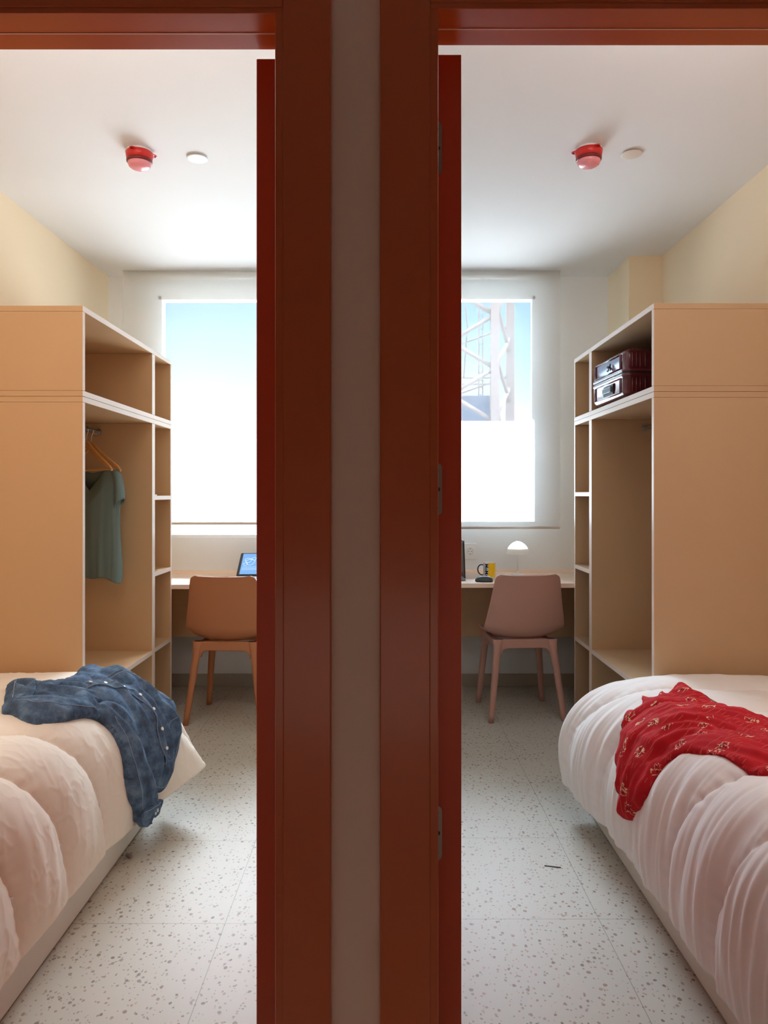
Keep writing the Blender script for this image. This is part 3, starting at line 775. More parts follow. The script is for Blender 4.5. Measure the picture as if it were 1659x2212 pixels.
class Cloth:
    """a piece of cloth lying on a duvet: outline and fold line are given in cloth coordinates (across, along the bed)"""
    def __init__(s, side, outline, spine, base, puff, amp, freq, seed, edge=.02, cell=.0065, disp=.6):
        s.side, s.base, s.puff, s.amp, s.freq, s.seed, s.edge, s.cell, s.disp = side, base, puff, amp, freq, seed, edge, cell, disp
        s.P = closed_smooth([(u*UM, t) for u, t in outline]); s.S = open_smooth([(u*UM, t) for u, t in spine])
    def height(s, x, y):
        de = seg_near(s.P, x, y)[0]; sp = seg_near(s.S, x, y, False)
        d, al = sp[0]*sp[4], sp[3]
        k = 1-math.exp(-de/s.edge)
        f = noise.noise((d*s.freq, al*3.2, s.seed)); f2 = noise.noise((d*s.freq*2.1+al*6, al*7, s.seed+5)); f3 = noise.noise((x*60, y*60, s.seed+9))
        r = (1-2*abs(f))                   # soft ridges with sharp valleys
        return s.base+s.puff*k+s.amp*(.4+.6*k)*(.75*r+.5*f2)*.6+.0012*f3+.15*s.amp*noise.noise((x*9, y*9, s.seed))
    def point(s, x, y, extra=0):
        u, t = x/UM, y; L = 1.22
        over = max(0, u-1)*UM
        b = duvet_point(s.side, min(u, 1), t, True); b0 = duvet_point(s.side, min(u, 1), t, False)
        b = b0.lerp(b, s.disp) if s.disp < 1 else b
        e = .004; pu = duvet_point(s.side, min(u, 1)+(-e if u > .5 else e), t, False); pt = duvet_point(s.side, min(u, 1), t+e, False)
        du = (b0-pu) if u > .5 else (pu-b0); nrm = du.cross(pt-b0).normalized()
        if s.side == 'r': nrm = -nrm if nrm.z < 0 or (abs(nrm.z) < .3 and nrm.x > 0) else nrm
        else: nrm = -nrm if nrm.z < 0 or (abs(nrm.z) < .3 and nrm.x < 0) else nrm
        # the outer side of a hanging cloth always faces the room
        out = -1 if s.side == 'r' else 1
        if nrm.x*out < -.2: nrm = -nrm
        p = b+nrm*(s.height(x, y)+extra)
        p.z -= over
        p.z = max(p.z, .03)
        return p, nrm
    def build(s, name, m, parent, org):
        xs = [p[0] for p in s.P]; ys = [p[1] for p in s.P]; c = s.cell
        nx, ny = int((max(xs)-min(xs))/c)+3, int((max(ys)-min(ys))/c)+3; x0, y0 = min(xs)-c, min(ys)-c
        ins = [[poly_inside(s.P, x0+i*c, y0+j*c) for i in range(nx)] for j in range(ny)]
        q = MB(); bm = q.bm; V = {}; uvl = bm.loops.layers.uv.new('UVMap'); XY = {}
        def vert(i, j):
            if (i, j) in V: return V[(i, j)]
            x, y = x0+i*c, y0+j*c
            # vertices next to the outside are pulled onto the outline
            bd = not ins[j][i] or not all(ins[max(0, min(ny-1, j+b))][max(0, min(nx-1, i+a))] for a in (-1, 0, 1) for b in (-1, 0, 1))
            if bd:
                n = seg_near(s.P, x, y)
                if not ins[j][i] or n[0] < c*.9: x, y = n[1], n[2]
            p, _ = s.point(x, y); v = bm.verts.new(p-org); V[(i, j)] = v; XY[v] = (x, y); return v
        for j in range(ny-1):
            for i in range(nx-1):
                k = sum((ins[j][i], ins[j][i+1], ins[j+1][i], ins[j+1][i+1]))
                if k >= 3 or k == 2:
                    vs = [vert(i, j), vert(i+1, j), vert(i+1, j+1), vert(i, j+1)]
                    try: f = bm.faces.new(vs)
                    except ValueError: continue
                    f.smooth = True
                    for l in f.loops: l[uvl].uv = XY[l.vert]
        # edge of the cloth turned down to the duvet
        be = [e for e in bm.edges if e.is_boundary]; low = {}
        for e_ in be:
            for v in e_.verts:
                if v not in low:
                    x, y = XY[v]; p, nn = s.point(x, y, 0); h = s.height(x, y)
                    w = bm.verts.new(p-nn*min(h+.002, .02)-org); low[v] = w; XY[w] = (x, y)
        for e_ in be:
            a, b = e_.verts
            try: f = bm.faces.new((a, b, low[b], low[a]))
            except ValueError: continue
            f.smooth = True
            for l in f.loops: l[uvl].uv = XY[l.vert]
        bmesh.ops.remove_doubles(bm, verts=bm.verts, dist=.0002)
        return q.build(name, m, parent)
    def strip(s, pts, r, name, m, parent, org, extra=.0015, k=5, n=6):
        P = open_smooth([(u*UM, t) for u, t in pts], k); q = MB()
        q.tube([s.point(x, y, extra)[0]-org for x, y in P], r, n); return q.build(name, m, parent)

# ---- denim shirt on the left bed
B_OUT = [(0.512, 2.711), (0.504, 2.782), (0.483, 2.865), (0.5, 2.90), (0.529, 2.915), (0.554, 2.91), (0.571, 2.905), (0.6, 2.912), (0.633, 2.91), (0.675, 2.912), (0.704, 2.908), (0.733, 2.912), (0.762, 2.91), (0.792, 2.906), (0.812, 2.88), (0.838, 2.869), (0.854, 2.856), (0.883, 2.811), (0.904, 2.786), (0.921, 2.761), (0.95, 2.732), (0.968, 2.703), (0.963, 2.674), (0.933, 2.632), (0.896, 2.599), (0.867, 2.57), (0.812, 2.562), (0.742, 2.553), (0.696, 2.545), (0.667, 2.499), (0.654, 2.437), (0.633, 2.40), (0.575, 2.508)]
H_OUT = [(0.646, 2.508), (0.654, 2.57), (0.688, 2.618), (0.733, 2.616), (0.783, 2.620), (0.846, 2.622), (0.904, 2.632), (0.963, 2.645), (1.0, 2.672), (1.01, 2.653), (1.008, 2.624), (1.0, 2.600), (1.012, 2.580), (0.985, 2.515), (0.95, 2.499), (0.908, 2.468), (0.871, 2.462), (0.833, 2.466), (0.8, 2.479), (0.758, 2.487), (0.713, 2.495), (0.671, 2.483)]
F_OUT = [(0.487, 2.3), (0.442, 2.429), (0.383, 2.566), (0.371, 2.624), (0.417, 2.632), (0.446, 2.625), (0.479, 2.665), (0.512, 2.74), (0.588, 2.64), (0.65, 2.58), (0.683, 2.503), (0.658, 2.429), (0.642, 2.342), (0.617, 2.284), (0.588, 2.25), (0.554, 2.259), (0.512, 2.292)]
SP_H = [(0.671, 2.528), (0.713, 2.549), (0.762, 2.549), (0.829, 2.549), (0.904, 2.553), (0.983, 2.57)]
SP_B = [(0.50, 2.852), (0.613, 2.782), (0.688, 2.748), (0.762, 2.732), (0.846, 2.723), (0.925, 2.699)]
SP_F = [(0.42, 2.52), (0.50, 2.45), (0.562, 2.45), (0.629, 2.50), (.66, 2.54)]
shirt_org = Vector((-1.05, 2.7, .56))
dn = thing('denim_shirt', 'crumpled blue denim shirt lying on the left bed, one sleeve hanging down', 'shirt', shirt_org)
cb = Cloth('l', B_OUT, SP_B, .010, .020, .052, 15, 2.5, .022, .0055)
cf = Cloth('l', F_OUT, SP_F, .014, .018, .042, 20, 8.5, .016, .0055)
ch = Cloth('l', H_OUT, SP_H, .020, .022, .036, 20, 5.5, .016, .0055)
cb.build('shirt_body', M['denim'], dn, shirt_org)
sf = cf.build('sleeve', M['denim'], dn, shirt_org)
sh = ch.build('sleeve', M['denim'], dn, shirt_org)
PLK = [(0.585, 2.57), (0.617, 2.628), (0.637, 2.657), (0.662, 2.686), (0.683, 2.707), (0.704, 2.715), (0.725, 2.719), (0.746, 2.719), (0.767, 2.715), (0.783, 2.707), (0.8, 2.694), (0.825, 2.690), (0.854, 2.694), (0.892, 2.705)]
# button placket: a doubled strip with stitching and pearl snaps
def strip_poly(pts, w):
    out, back = [], []
    for i, (u, t) in enumerate(pts):
        a = pts[max(0, i-1)]; b = pts[min(len(pts)-1, i+1)]; dx, dy = (b[0]-a[0])*UM, b[1]-a[1]; l = sqrt(dx*dx+dy*dy)
        nx, ny = -dy/l*w/2, dx/l*w/2; out.append((u+nx/UM, t+ny)); back.append((u-nx/UM, t-ny))
    return out+back[::-1]
cp = Cloth('l', strip_poly(PLK, .034), PLK, 0, 0, 0, 1, 1, .01)
cp.height = lambda x, y: cb.height(x, y)+.004
pk = cp.build('button_placket', M['denim'], dn, shirt_org)
def offset(pts, w): return strip_poly(pts, 2*w)[:len(pts)]
for w in (-.015, .015): cp.strip(offset(PLK, w), .0011, 'stitching', M['stitch'], pk, shirt_org, .0008)
PS = open_smooth([(u*UM, t) for u, t in PLK], 6)
acc = 0; nxt = .02
for a, b in zip(PS, PS[1:]):
    acc += sqrt((a[0]-b[0])**2+(a[1]-b[1])**2)
    if acc > nxt:
        nxt += .062; p, nn = cp.point(b[0], b[1], .001)
        q = MB(); q.tube([p-shirt_org, p+nn*.0035-shirt_org], .0062, 12); q.build('button', M['button'], pk)
# collar: two standing flaps near the neck
for out, sp, lft in (([(0.533, 2.600), (0.517, 2.74), (0.545, 2.76), (0.579, 2.70), (0.590, 2.611), (0.565, 2.57)], [(.55, 2.60), (.545, 2.73)], .010),):
    cc = Cloth('l', out, sp, .038, .012, .012, 30, 3.3, .012); cc.build('collar', M['denim'], dn, shirt_org)
# cuffs
cu = Cloth('l', [(0.455, 2.395), (0.379, 2.590), (0.378, 2.632), (0.425, 2.632), (0.472, 2.545), (0.512, 2.45), (.50, 2.395)], [(.45, 2.40), (.42, 2.62)], 0, 0, .004, 40, 4, .01)
cu.height = lambda x, y: cf.height(x, y)+.006
cuo = cu.build('cuff', M['denim'], dn, shirt_org); 
cu.strip([(0.475, 2.395), (0.435, 2.50), (0.405, 2.60), (.43, 2.628)], .0012, 'stitching', M['stitch'], cuo, shirt_org, .001)
cw = Cloth('l', [(.955, 2.515), (.958, 2.575), (.965, 2.64), (0.985, 2.678), (1.012, 2.668), (1.014, 2.62), (1.004, 2.600), (1.018, 2.580), (1.012, 2.545), (0.99, 2.508)], [(.96, 2.52), (.97, 2.65)], 0, 0, .004, 40, 4, .01)
cw.height = lambda x, y: ch.height(x, y)+.004
cwo = cw.build('cuff', M['denim'], dn, shirt_org)
cw.strip([(.962, 2.52), (.965, 2.575), (.972, 2.64), (0.988, 2.67)], .0012, 'stitching', M['stitch'], cwo, shirt_org, .001)
for u, t in ((.985, 2.600), (.998, 2.612)):
    p, nn = cw.point(u*UM, t, .001); q = MB(); q.tube([p-shirt_org, p+nn*.0035-shirt_org], .0062, 12); q.build('button', M['button'], cwo)
# seams of body: yoke, hem, pocket; sleeve placket
cb.strip([(0.604, 2.769), (0.629, 2.823), (0.675, 2.852), (0.708, 2.873), (0.746, 2.873), (0.779, 2.90)], .0012, 'stitching', M['stitch'], dn, shirt_org)
cb.strip([(0.592, 2.769), (0.617, 2.828), (0.670, 2.862), (0.708, 2.883), (0.746, 2.885)], .0010, 'stitching', M['stitch'], dn, shirt_org)
cb.strip([(.845, 2.848), (.875, 2.80), (.90, 2.772), (.935, 2.735), (.952, 2.70), (.948, 2.676), (.925, 2.642), (.885, 2.612)], .0011, 'stitching', M['stitch'], dn, shirt_org)
cb.strip([(0.825, 2.79), (0.817, 2.811), (0.833, 2.855)], .0012, 'stitching', M['stitch'], dn, shirt_org)
ch.strip([(.80, 2.60), (.86, 2.598), (.93, 2.605), (.985, 2.618)], .0013, 'stitching', M['stitch'], sh, shirt_org)
ch.strip([(.70, 2.515), (.76, 2.505), (.83, 2.49), (.90, 2.492), (.95, 2.515)], .0009, 'stitching', M['stitch'], sh, shirt_org)
cf.strip([(.50, 2.34), (.54, 2.31), (.58, 2.30), (.62, 2.35), (.645, 2.42), (.665, 2.50)], .0009, 'stitching', M['stitch'], sf, shirt_org)

# ---- red dress on the right bed
D_OUT = [(0.512, 2.616), (0.48, 2.672), (0.466, 2.628), (0.463, 2.549), (0.458, 2.474), (0.442, 2.408), (0.438, 2.338), (0.425, 2.288), (0.404, 2.234), (0.379, 2.18), (0.40, 2.03), (0.48, 1.86), (0.54, 1.825), (0.571, 1.84), (0.583, 1.864), (0.588, 1.881), (0.596, 1.931), (0.604, 1.985), (0.621, 2.035), (0.646, 2.093), (0.671, 2.134), (0.7, 2.159), (0.725, 2.163), (0.775, 2.163), (0.817, 2.188), (0.854, 2.23), (0.887, 2.267), (0.900, 2.325), (0.89, 2.357), (0.858, 2.35), (0.842, 2.375), (0.804, 2.40), (0.787, 2.435), (0.75, 2.462), (0.717, 2.512), (0.679, 2.562), (0.662, 2.57), (0.645, 2.535), (0.621, 2.555), (0.608, 2.591), (0.586, 2.545), (0.558, 2.578), (0.55, 2.552)]
D_SP = [(0.458, 1.90), (0.517, 2.03), (0.554, 2.155), (0.617, 2.25), (0.692, 2.29), (0.767, 2.28), (0.846, 2.288), (0.9, 2.31)]
d_org = Vector((1.0, 2.25, .56))
cd = Cloth('r', D_OUT, D_SP, .006, .009, .026, 22, 4.2, .012)
# hem folds fan towards the far edge; a few strong ridges
_h = cd.height
def dress_h(x, y):
    s0 = (.60*UM, 2.02); a = math.atan2(y-s0[1], x-s0[0]); rr = sqrt((x-s0[0])**2+(y-s0[1])**2)
    k = 1-math.exp(-seg_near(cd.P, x, y)[0]/.01)
    return _h(x, y)+k*.008*smooth(.1, .3, rr)*(1-2*abs(noise.noise((a*5.2, rr*1.5, .7))))
cd.height = dress_h
ds = thing('red_dress', 'red dress with small cream flower print lying across the right bed', 'dress', d_org)
cd.build('dress_cloth', M['dress'], ds, d_org)
cd.strip([(0.48, 2.660), (0.470, 2.628), (0.467, 2.549), (0.462, 2.474), (0.446, 2.408)], .0016, 'hem', M['redseam'], ds, d_org, .0)
cd.strip([(0.885, 2.345), (0.856, 2.345), (0.840, 2.37), (0.802, 2.395), (0.785, 2.43), (0.748, 2.457), (0.715, 2.506), (0.679, 2.553)], .0016, 'hem', M['redseam'], ds, d_org, .0)

# ------------------------------------------------------------------ hangers and T-shirt in the left wardrobe
def hanger(label, x, y, rz):
    r = thing('clothes_hanger', label, 'hanger', (x, y, 1.578), rz, 'wooden hangers on the left clothes rail')
    q = MB()
    # hook over the rail
    pts = []
    for k in range(13):
        a = radians(-40+220*k/12); pts.append((.0145*cos(a)*1.0, 0, .0155*sin(a)))
    pts = pts[::-1]
    pts = [(-.0145, 0, -.002)]+[(.0155*cos(radians(180-200*k/12)), 0, .0155*sin(radians(180-200*k/12))) for k in range(13)]+[(.006, 0, -.022), (0, 0, -.035), (0, 0, -.068)]
    # hook plane runs along local X (across the rail)
    q.tube(pts, .0018, 8); q.build('hook', M['rail'], r)
    q = MB(); HW = .19
    top = [(0, -.058), (.018, -.066), (.045, -.092), (.09, -.128), (.14, -.162), (.172, -.184), (HW, -.205)]
    bot = [(HW-.004, -.214), (.165, -.200), (.13, -.182), (.085, -.156), (.045, -.126), (.02, -.104), (0, -.098)]
    half = top+bot
    pts = [(a, b) for a, b in half]+[(-a, b) for a, b in half[::-1] if a > 0]
    q.prism(pts, -.006, .006); q.build('shoulder_bar', M['wood'], r, .003, 3)
    q = MB(); q.tube([(-.172, 0, -.2035), (.172, 0, -.2035)], .0055, 10); q.build('trouser_bar', M['wood'], r)
    return r
hanger('light wooden hanger nearest the room on the left rail, empty', -1.5, 3.713, radians(-30))
hanger('light wooden hanger on the left rail carrying the teal shirt', -1.5, 3.772, radians(-21))
def tee():
    c = (-1.5, 3.772, 1.378); r = thing('hanging_shirt', 'grey teal short sleeved V-neck shirt hanging in the left wardrobe', 'shirt', c, radians(-21))
    q = MB(); n = 96; N = 60; rings = []
    for j in range(N+1):
        ring = []
        for k in range(n):
            a = 2*pi*k/n; ca, sa = cos(a), sin(a)
            front = sa < 0
            f = j/N
            x = .186*math.copysign(abs(ca)**.8, ca)*(1-.05*sin(pi*f)+.03*f)
            dep = .012+.030*min(1, f*5)+.006*f
            y = dep*sa
            zt = 0 if abs(x) > .095 else (-.108*(1-abs(x)/.095) if front else -.018*(1-abs(x)/.095))
            zt += -.006*abs(x)/.186
            zb = -.560-(.012*cos(a*2)) + (.012 if not front else -.006*sin(x*40))
            z = zt+(zb-zt)*f
            fold = (.012*f+.003)*(noise.noise((x*26, 3 if front else 8, z*1.8))+.5*noise.noise((x*60, 1 if front else 6, z*3)))
            y += fold*(1 if front else 1)*min(1, f*4); x += .008*f*noise.noise((x*9, 4, z*5))
            ring.append(q.bm.verts.new((x, y, z)))
        rings.append(ring)
    for A, B in zip(rings, rings[1:]):
        for k in range(n): q.bm.faces.new((A[k], A[(k+1) % n], B[(k+1) % n], B[k])).smooth = True
    o = q.build('shirt_body', M['teal'], r)
    sd_ = o.modifiers.new('t', 'SOLIDIFY'); sd_.thickness = .0016; sd_.offset = -1
    for sx in (1, -1):
        q = MB(); rings = []
        P = [(.150, -.010, .030, .014), (.170, -.030, .034, .020), (.180, -.070, .036, .024), (.184, -.110, .040, .026), (.186, -.150, .043, .027), (.184, -.175, .044, .027)]
        for i, (px, pz, w, d) in enumerate(P):
            ring = []
            for k in range(28):
                a = 2*pi*k/28; ring.append(q.bm.verts.new((sx*(px+w*cos(a)*.55+.004*noise.noise((k*.6, i*.9, 2))), d*sin(a)-.004, pz+(.012*cos(a)*i/5)+w*.25*cos(a))))
            rings.append(ring)
        for A, B in zip(rings, rings[1:]):
            for k in range(28): q.bm.faces.new((A[k], A[(k+1) % 28], B[(k+1) % 28], B[k])).smooth = True
        o = q.build('sleeve', M['teal'], r, subd=1)
        sd_ = o.modifiers.new('t', 'SOLIDIFY'); sd_.thickness = .0018; sd_.offset = -1
tee()

# ------------------------------------------------------------------ suitcase
def suitcase():
    L, Wd, H = .50, .455, .232      # along X (into the box), along Y, height
    r = thing('suitcase', 'glossy maroon hard shell suitcase lying in the box above the right wardrobe', 'suitcase', (1.098, 3.362, 1.6885), radians(3))
    def shell(z0, z1, top):
        q = MB(); R = .035; n = 6; rings = []
        def ringat(z, inset):
            pts = rrect(inset, L-inset, inset, Wd-inset, max(.004, R-inset*.3), 6); return [q.bm.verts.new((a, b, z)) for a, b in pts]
        lev = []
        if top: lev = [(z0, 0), (z0+.012, 0), (z0+.014, .004), (z1-.03, .004)]+[(z1-.03+.03*sin(radians(t)), .004+.03*(1-cos(radians(t)))) for t in (20, 40, 60, 80, 90)]
        else: lev = [(z1, 0), (z1-.012, 0), (z1-.014, .004), (z0+.03, .004)]+[(z0+.03-.03*sin(radians(t)), .004+.03*(1-cos(radians(t)))) for t in (20, 40, 60, 80, 90)]
        rings = [ringat(z, i) for z, i in lev]
        for A, B in zip(rings, rings[1:]):
            m = len(A)
            for k in range(m): q.bm.faces.new((A[k], A[(k+1) % m], B[(k+1) % m], B[k])).smooth = True
        q.bm.faces.new(rings[0]); q.bm.faces.new(rings[-1])
        # moulded ribs: on the two long sides and over the top, near the corners and recessed panel frame at the end
        za, zb = (z0+.02, z1-.022) if top else (z0+.022, z1-.02)
        for xx in (.040, .058, .076, .100, .30, .325, .35, .40, .42, .44):
            q.tube([(xx, .003, za), (xx, .003, zb)], .0055, 8); q.tube([(xx, Wd-.003, za), (xx, Wd-.003, zb)], .0055, 8)
            if top: q.tube([(xx, .03, z1-.001), (xx, Wd-.03, z1-.001)], .005, 8)
        for d in (.05, .062):
            q.tube([(.003, d, za), (.003, d, zb)], .0035, 8); q.tube([(.003, Wd-d, za), (.003, Wd-d, zb)], .0035, 8)
        q.tube([(.003, .062, za), (.003, Wd-.062, za)], .003, 8); q.tube([(.003, .062, zb), (.003, Wd-.062, zb)], .003, 8)
        return q.build('shell_half', M['case'], r)
    zm = .122
    shell(.010, zm-.004, False); shell(zm+.004, H, True)
    MB().prism(rrect(.003, L-.003, .003, Wd-.003, .032, 6), zm-.004, zm+.004, 0, 'Z').build('zip_band', M['black'], r)
    # grip handle on the end facing the room, in the lower half
    h = MB().box(-.012, .002, .150, .262, .050, .078).build('handle', M['grey'], r, .004)
    MB().box(-.002, .0035, .140, .272, .040, .088).build('handle_recess', M['black'], h, .002)
    # combination lock in the upper half: two dark curls
    q = MB(); q.tube([(-.003, .205+.012*cos(a), .168+.012*sin(a)) for a in [radians(x) for x in range(40, 330, 24)]], .0032, 8)
    q.tube([(-.003, .172, .186), (-.003, .190, .168), (-.003, .166, .168)], .003, 8); q.tube([(-.003, .172, .188), (-.003, .172, .154)], .003, 8)
    q.build('combination_lock', M['black'], r)
    # side handle on the long side
    q = MB(); q.tube([(.19, 0, zm+.03), (.20, -.014, zm+.022), (.26, -.016, zm+.01), (.30, -.014, zm+.005), (.31, 0, zm+.0)], .006, 8); q.build('side_handle', M['black'], r)
    for yy in (.05, Wd-.05):
        for zz in (.0125,):
            q = MB(); q.tube([(.05, yy-.012, zz), (.05, yy+.012, zz)], .0125, 16); q.build('wheel', M['black'], r)
            q = MB(); q.tube([(L-.05, yy-.012, zz), (L-.05, yy+.012, zz)], .0125, 16); q.build('wheel', M['black'], r)
    q = MB().box(.03, .06, Wd-.003, Wd+.012, .13, .17); q.build('corner_guard', M['black'], r, .004)
suitcase()

# ------------------------------------------------------------------ things on the desks
def laptop(label, loc, rz, ang, W_=.32, D_=.22, lidh=.205, on=True):
    r = thing('laptop', label, 'laptop', loc, rz)
    b = MB().box(-W_/2, W_/2, -D_, 0, .001, .015).build('base', M['grey'], r, .004)
    MB().box(-W_/2+.02, W_/2-.02, -D_+.09, -.02, .0148, .0165).build('keyboard', M['black'], b, .001)
    MB().box(-.05, .05, -D_+.012, -D_+.08, .0148, .0156).build('touchpad', M['grey'], b)
    a = radians(ang); M4 = Matrix.Translation((0, -.004, .016)) @ Matrix.Rotation(a, 4, 'X')
    def lid(q, name, m, par, bev=0):
        o = q.build(name, m, par, bev); o.data.transform(M4); return o
    l = lid(MB().prism(rrect(-W_/2, W_/2, 0, lidh, .010), -.003, .004), 'lid', M['black'], r, .001)
    sc = lid(MB().box(-W_/2+.017, W_/2-.010, -.0038, -.003, .014, lidh-.008), 'screen', M['screen'] if on else M['black'], l)
    if on:
        q = MB()
        for cx, cz, rr in ((-.105, .135, .020), (-.09, .12, .026), (-.118, .10, .012), (-.07, .15, .012)):
            q.tube([(cx+rr*cos(t)*(1+.2*sin(3*t)), -.0042, cz+rr*sin(t)) for t in [x*.35 for x in range(19)]], .0008, 5)
        for cz in (.075, .062, .052): q.tube([(-.135, -.0042, cz), (-.03, -.0042, cz+.003)], .0007, 5)
        lid(q, 'drawing', M['screenline'], sc)
    return r
laptop('open laptop with lit blue screen on the left desk, half hidden by the door', (-.743, 4.50, ZL), 0, -52)
laptop('laptop seen edge on at the right desk, next to the wall sockets', (.478, 4.46, ZR), radians(-90), 2, .30, .21, .222, False)

def mug():
    r = thing('mug', 'white and yellow mug with dark handle standing on the right desk', 'mug', (.637, 4.455, ZR))
    R, H = .0362, .098
    q = MB(); n = 64
    prof = [(0, .001), (R-.004, .001), (R-.001, .003), (R, .008), (R, H-.003), (R-.0012, H-.0005), (R-.0028, H-.001), (R-.0035, H-.004), (R-.0035, .010), (R-.008, .006), (0, .006)]
    q.lathe(prof, n)
    q.bm.faces.ensure_lookup_table()
    for f in q.bm.faces:
        c = f.calc_center_median(); a = math.degrees(math.atan2(c.y, c.x))
        if sqrt(c.x**2+c.y**2) > R-.0012 and .009 < c.z < H-.002 and -108 < a < 30: f.material_index = 1
    # split tall wall so the white rim stays clear of the yellow
    q.build('cup', [M['ceramic'], M['yellow']], r)
    q = MB(); q.tube([(-R+.001, -.004, .080), (-R-.014, -.005, .087), (-R-.030, -.006, .076), (-R-.036, -.006, .055), (-R-.030, -.006, .034), (-R-.014, -.005, .020), (-R+.001, -.004, .022)], .0042, 12)
    o = q.build('handle', M['navy'], r, subd=1)
    # lettering, reading downwards, wrapped on the cup beside the yellow panel
    cu_ = bpy.data.curves.new('lettering', 'FONT'); cu_.body = 'MoMA'; cu_.size = .030; cu_.align_x = 'LEFT'; cu_.offset = .0006
    t = bpy.data.objects.new('tmp', cu_); COL.objects.link(t); dg = bpy.context.evaluated_depsgraph_get(); dg.update()
    me = bpy.data.meshes.new_from_object(t.evaluated_get(dg)); bpy.data.objects.remove(t)
    bm = bmesh.new(); bm.from_mesh(me); bmesh.ops.triangulate(bm, faces=bm.faces); bmesh.ops.subdivide_edges(bm, edges=bm.edges, cuts=1)
    for v in bm.verts:
        h, s_ = v.co.y, v.co.x       # rotate clockwise: text runs down, tops of letters to the right
        ang = radians(-90-50)+(h)/R; rr = R+.0004
        v.co = Vector((rr*cos(ang), rr*sin(ang), H-.008-s_*1.0))
    bm.to_mesh(me); bm.free(); o = bpy.data.objects.new('lettering', me); COL.objects.link(o); me.materials.clear(); me.materials.append(M['navy']); o.parent = r
mug()
def mouse():
    r = thing('computer_mouse', 'dark grey computer mouse lying in front of the mug on the right desk', 'mouse', (.582, 4.285, ZR+.0005), radians(82))
    q = MB(); rings = []; N = 20; n = 28
    for j in range(N+1):
        f = j/N; ph = pi*f; y = -.052*cos(ph); w = .031*sin(ph)**.6+.0005; h = .036*(sin(ph)**.7)*(1-.28*f)+.0006
        ring = []
        for k in range(n):
            a = 2*pi*k/n; c_, s_ = cos(a), sin(a); ring.append(q.bm.verts.new((w*math.copysign(abs(c_)**.75, c_), y, .002+(h*max(0, s_)**.8 if s_ > 0 else 0))))
        rings.append(ring)
    for A, B in zip(rings, rings[1:]):
        for k in range(n): q.bm.faces.new((A[k], A[(k+1) % n], B[(k+1) % n], B[k])).smooth = True
    q.bm.faces.new(rings[0]); q.bm.faces.new(rings[-1]); q.build('body', M['slate'], r)
    q = MB(); q.tube([(-.003, .024, .0245), (.003, .024, .0245)], .006, 14); q.build('scroll_wheel', M['black'], r)
    MB().box(-.027, .027, -.045, .045, 0, .003).build('foot_plate', M['black'], r, .001)
mouse()
def lamp():
    r = thing('table_lamp', 'small white mushroom table lamp on the right desk under the blind', 'lamp', (.838, 4.61, ZR))
    q = MB(); q.lathe([(0, .0005), (.043, .0005), (.0445, .003), (.043, .008), (.030, .012), (.012, .0155), (.006, .022), (.0038, .03), (0, .03)], 40); q.build('base', M['whitelamp'], r)
    q = MB(); q.tube([(0, 0, .02), (0, 0, .150)], .0034, 14); q.build('stem', M['whitelamp'], r)
    q = MB()
    o_ = [(.071, .134), (.0705, .142), (.067, .158), (.060, .174), (.050, .188), (.038, .199), (.024, .208), (.010, .213), (.004, .214)]
    q.lathe(o_+[(0, .2142)], 48)
    q.build('lamp_shade', M['shade'], r)
    l = light('lamp_bulb_light', 'POINT', (.838, 4.61, ZR+.188), .7, (.84, .95, 1), shadow_soft_size=.012)
    q = MB(); q.lathe([(0, .150), (.012, .147), (.030, .152), (.042, .162), (.047, .174), (.044, .176), (.028, .166), (.0, .160)], 36); q.build('reflector', M['whitelamp'], r)
    q = MB(); q.lathe([(0, .223), (.003, .222), (.0045, .218), (.0035, .213), (0, .212)], 14); q.build('finial', M['steel'], r)
lamp()
p = MB().box(-.148, .148, -.105, .105, 0, .0012).build('paper_sheet', M['paper']); p.location = (.80, 4.43, ZR+.0003); p.rotation_euler = (0, 0, radians(4))
tag(p, 'white sheet of paper on the right desk between mug and lamp', 'paper')

def sockets():
    r = thing('wall_socket', 'white double wall socket above the right desk beside the laptop', 'socket', (.525, YB-.0005, .880))
    MB().prism(rrect(-.078, .078, -.051, .051, .006), -.010, 0).build('cover_plate', M['white'], r, .002)
    for cx in (-.036, .036):
        f = MB().prism(rrect(cx-.029, cx+.029, -.029, .029, .004), -.0125, -.010).build('socket_insert', M['white'], r, .001)
        q = MB(); q.tube([(cx+.0205*cos(a), -.0128, .0205*sin(a)) for a in [2*pi*k/32 for k in range(32)]], .0014, 6, closed=True); q.build('socket_ring', mat_bar, f)
        q = MB(); 
        for dx, dz in ((-.0095, 0), (.0095, 0)): q.tube([(cx+dx, -.0135, dz), (cx+dx, -.011, dz)], .0028, 10)
        q.box(cx-.002, cx+.002, -.0138, -.0120, .013, .018); q.box(cx-.002, cx+.002, -.0138, -.0120, -.018, -.013)
        q.build('contact', M['slate'], f)
sockets()

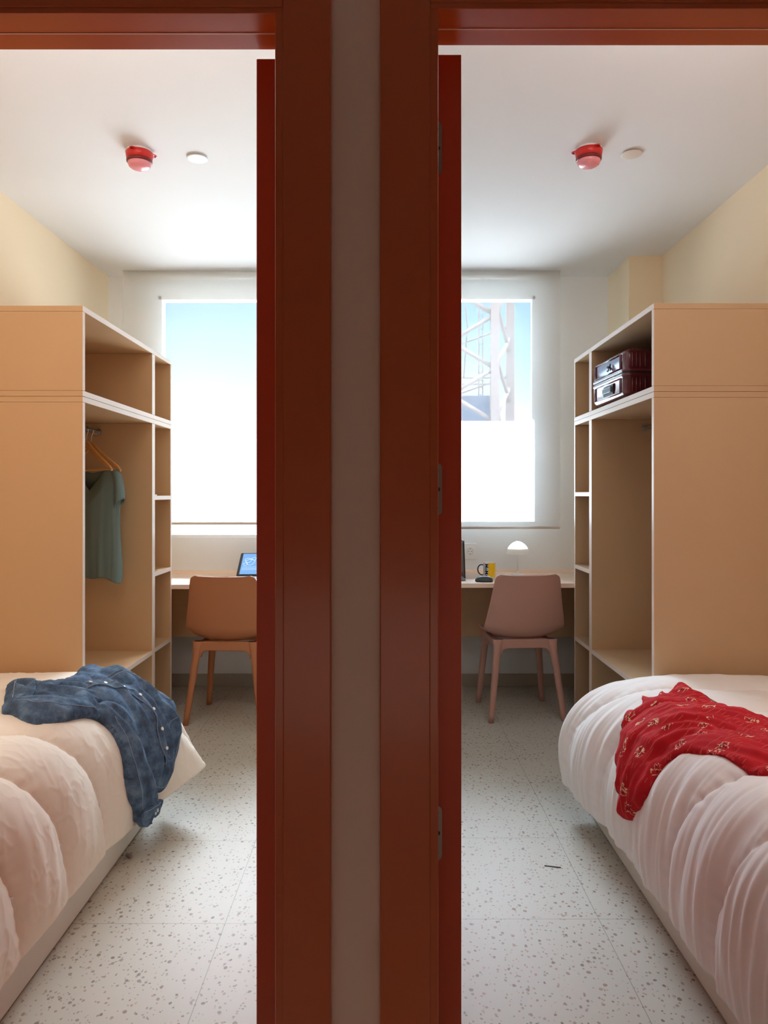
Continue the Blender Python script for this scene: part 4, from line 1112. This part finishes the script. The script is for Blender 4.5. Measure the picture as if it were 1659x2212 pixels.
# ------------------------------------------------------------------ on the ceilings
def detector(label, x, y, rz):
    r = thing('smoke_detector', label, 'smoke detector', (x, y, CEIL), rz)
    q = MB(); q.lathe([(0, -.0005), (.052, -.0005), (.052, -.010), (0, -.010)], 40); q.build('base_ring', M['white'], r)
    q = MB(); q.lathe([(.054, -.0095), (.056, -.012), (.054, -.022), (.051, -.040), (0, -.040)], 40)
    q.build('cover', M['red'], r)
    q = MB(); q.lathe([(0, -.039), (.0505, -.039), (.052, -.041), (.051, -.050), (.047, -.052), (0, -.052)], 40); q.build('grille_band', M['reddark'], r)
    q = MB(); q.lathe([(0, -.051), (.047, -.051), (.047, -.056), (.043, -.066), (.034, -.073), (.018, -.077), (0, -.078)], 40); q.build('dome', M['pinkplastic'], r)
    for a in (20, 140, 260):
        a = radians(a); q = MB(); d = Vector((cos(a), sin(a), 0)); s_ = Vector((-sin(a), cos(a), 0))
        pts = [d*.050+s_*.020, d*.066+s_*.008, d*.070, d*.066-s_*.008, d*.050-s_*.020]
        q.prism([(v.x, v.y) for v in pts], -.016, -.0115, 0, 'Z'); t = q.build('fixing_tab', M['red'], r, .001)
        q = MB(); c_ = d*.062; q.tube([(c_.x, c_.y, -.019), (c_.x, c_.y, -.0155)], .0035, 10); q.build('screw', M['steeldark'], t)
detector('red covered smoke detector on the ceiling of the left bedroom', -1.01, 3.04, 0)
detector('red covered smoke detector on the ceiling of the right bedroom', .84, 3.02, radians(30))
def cover(label, x, y, m):
    r = thing('ceiling_disc', label, 'ceiling cover', (x, y, CEIL))
    q = MB(); q.lathe([(0, -.0085), (.040, -.0085), (.043, -.0075), (.043, -.006), (.041, -.005), (0, -.005)], 44); q.build('cover_disc', m, r)
    q = MB(); q.lathe([(0, -.0005), (.030, -.0005), (.030, -.0055), (0, -.0055)], 28); q.build('collar', M['slate'], r)
cover('round white cover disc on the left ceiling beside the red detector', -.786, 3.10, M['white'])
cover('round pale beige cover disc on the right ceiling beside the red detector', 1.03, 3.06, mat('beige_plastic', lin(226, 214, 202), .5))

# ------------------------------------------------------------------ small things on the floor
q = MB(); q.tube([(-.012, 0, .007), (.008, 0, .007)], .0065, 10); q.tube([(.006, .0, .007), (.016, -.002, .0065)], .0045, 10); o = q.build('grey_plug', mat('grey_plug', lin(150, 148, 144), .5)); o.location = (-.878, 2.535, 0); o.rotation_euler = (0, 0, radians(-35))
tag(o, 'small grey plastic plug lying on the floor by the left bed', 'plug')
q = MB(); q.box(-.027, .027, -.0016, .0016, .0003, .0024); o = q.build('metal_strip', M['steeldark']); o.location = (.566, 2.47, 0); o.rotation_euler = (0, 0, radians(-14))
tag(o, 'thin dark metal strip lying on the floor beside the right bed', 'strip')
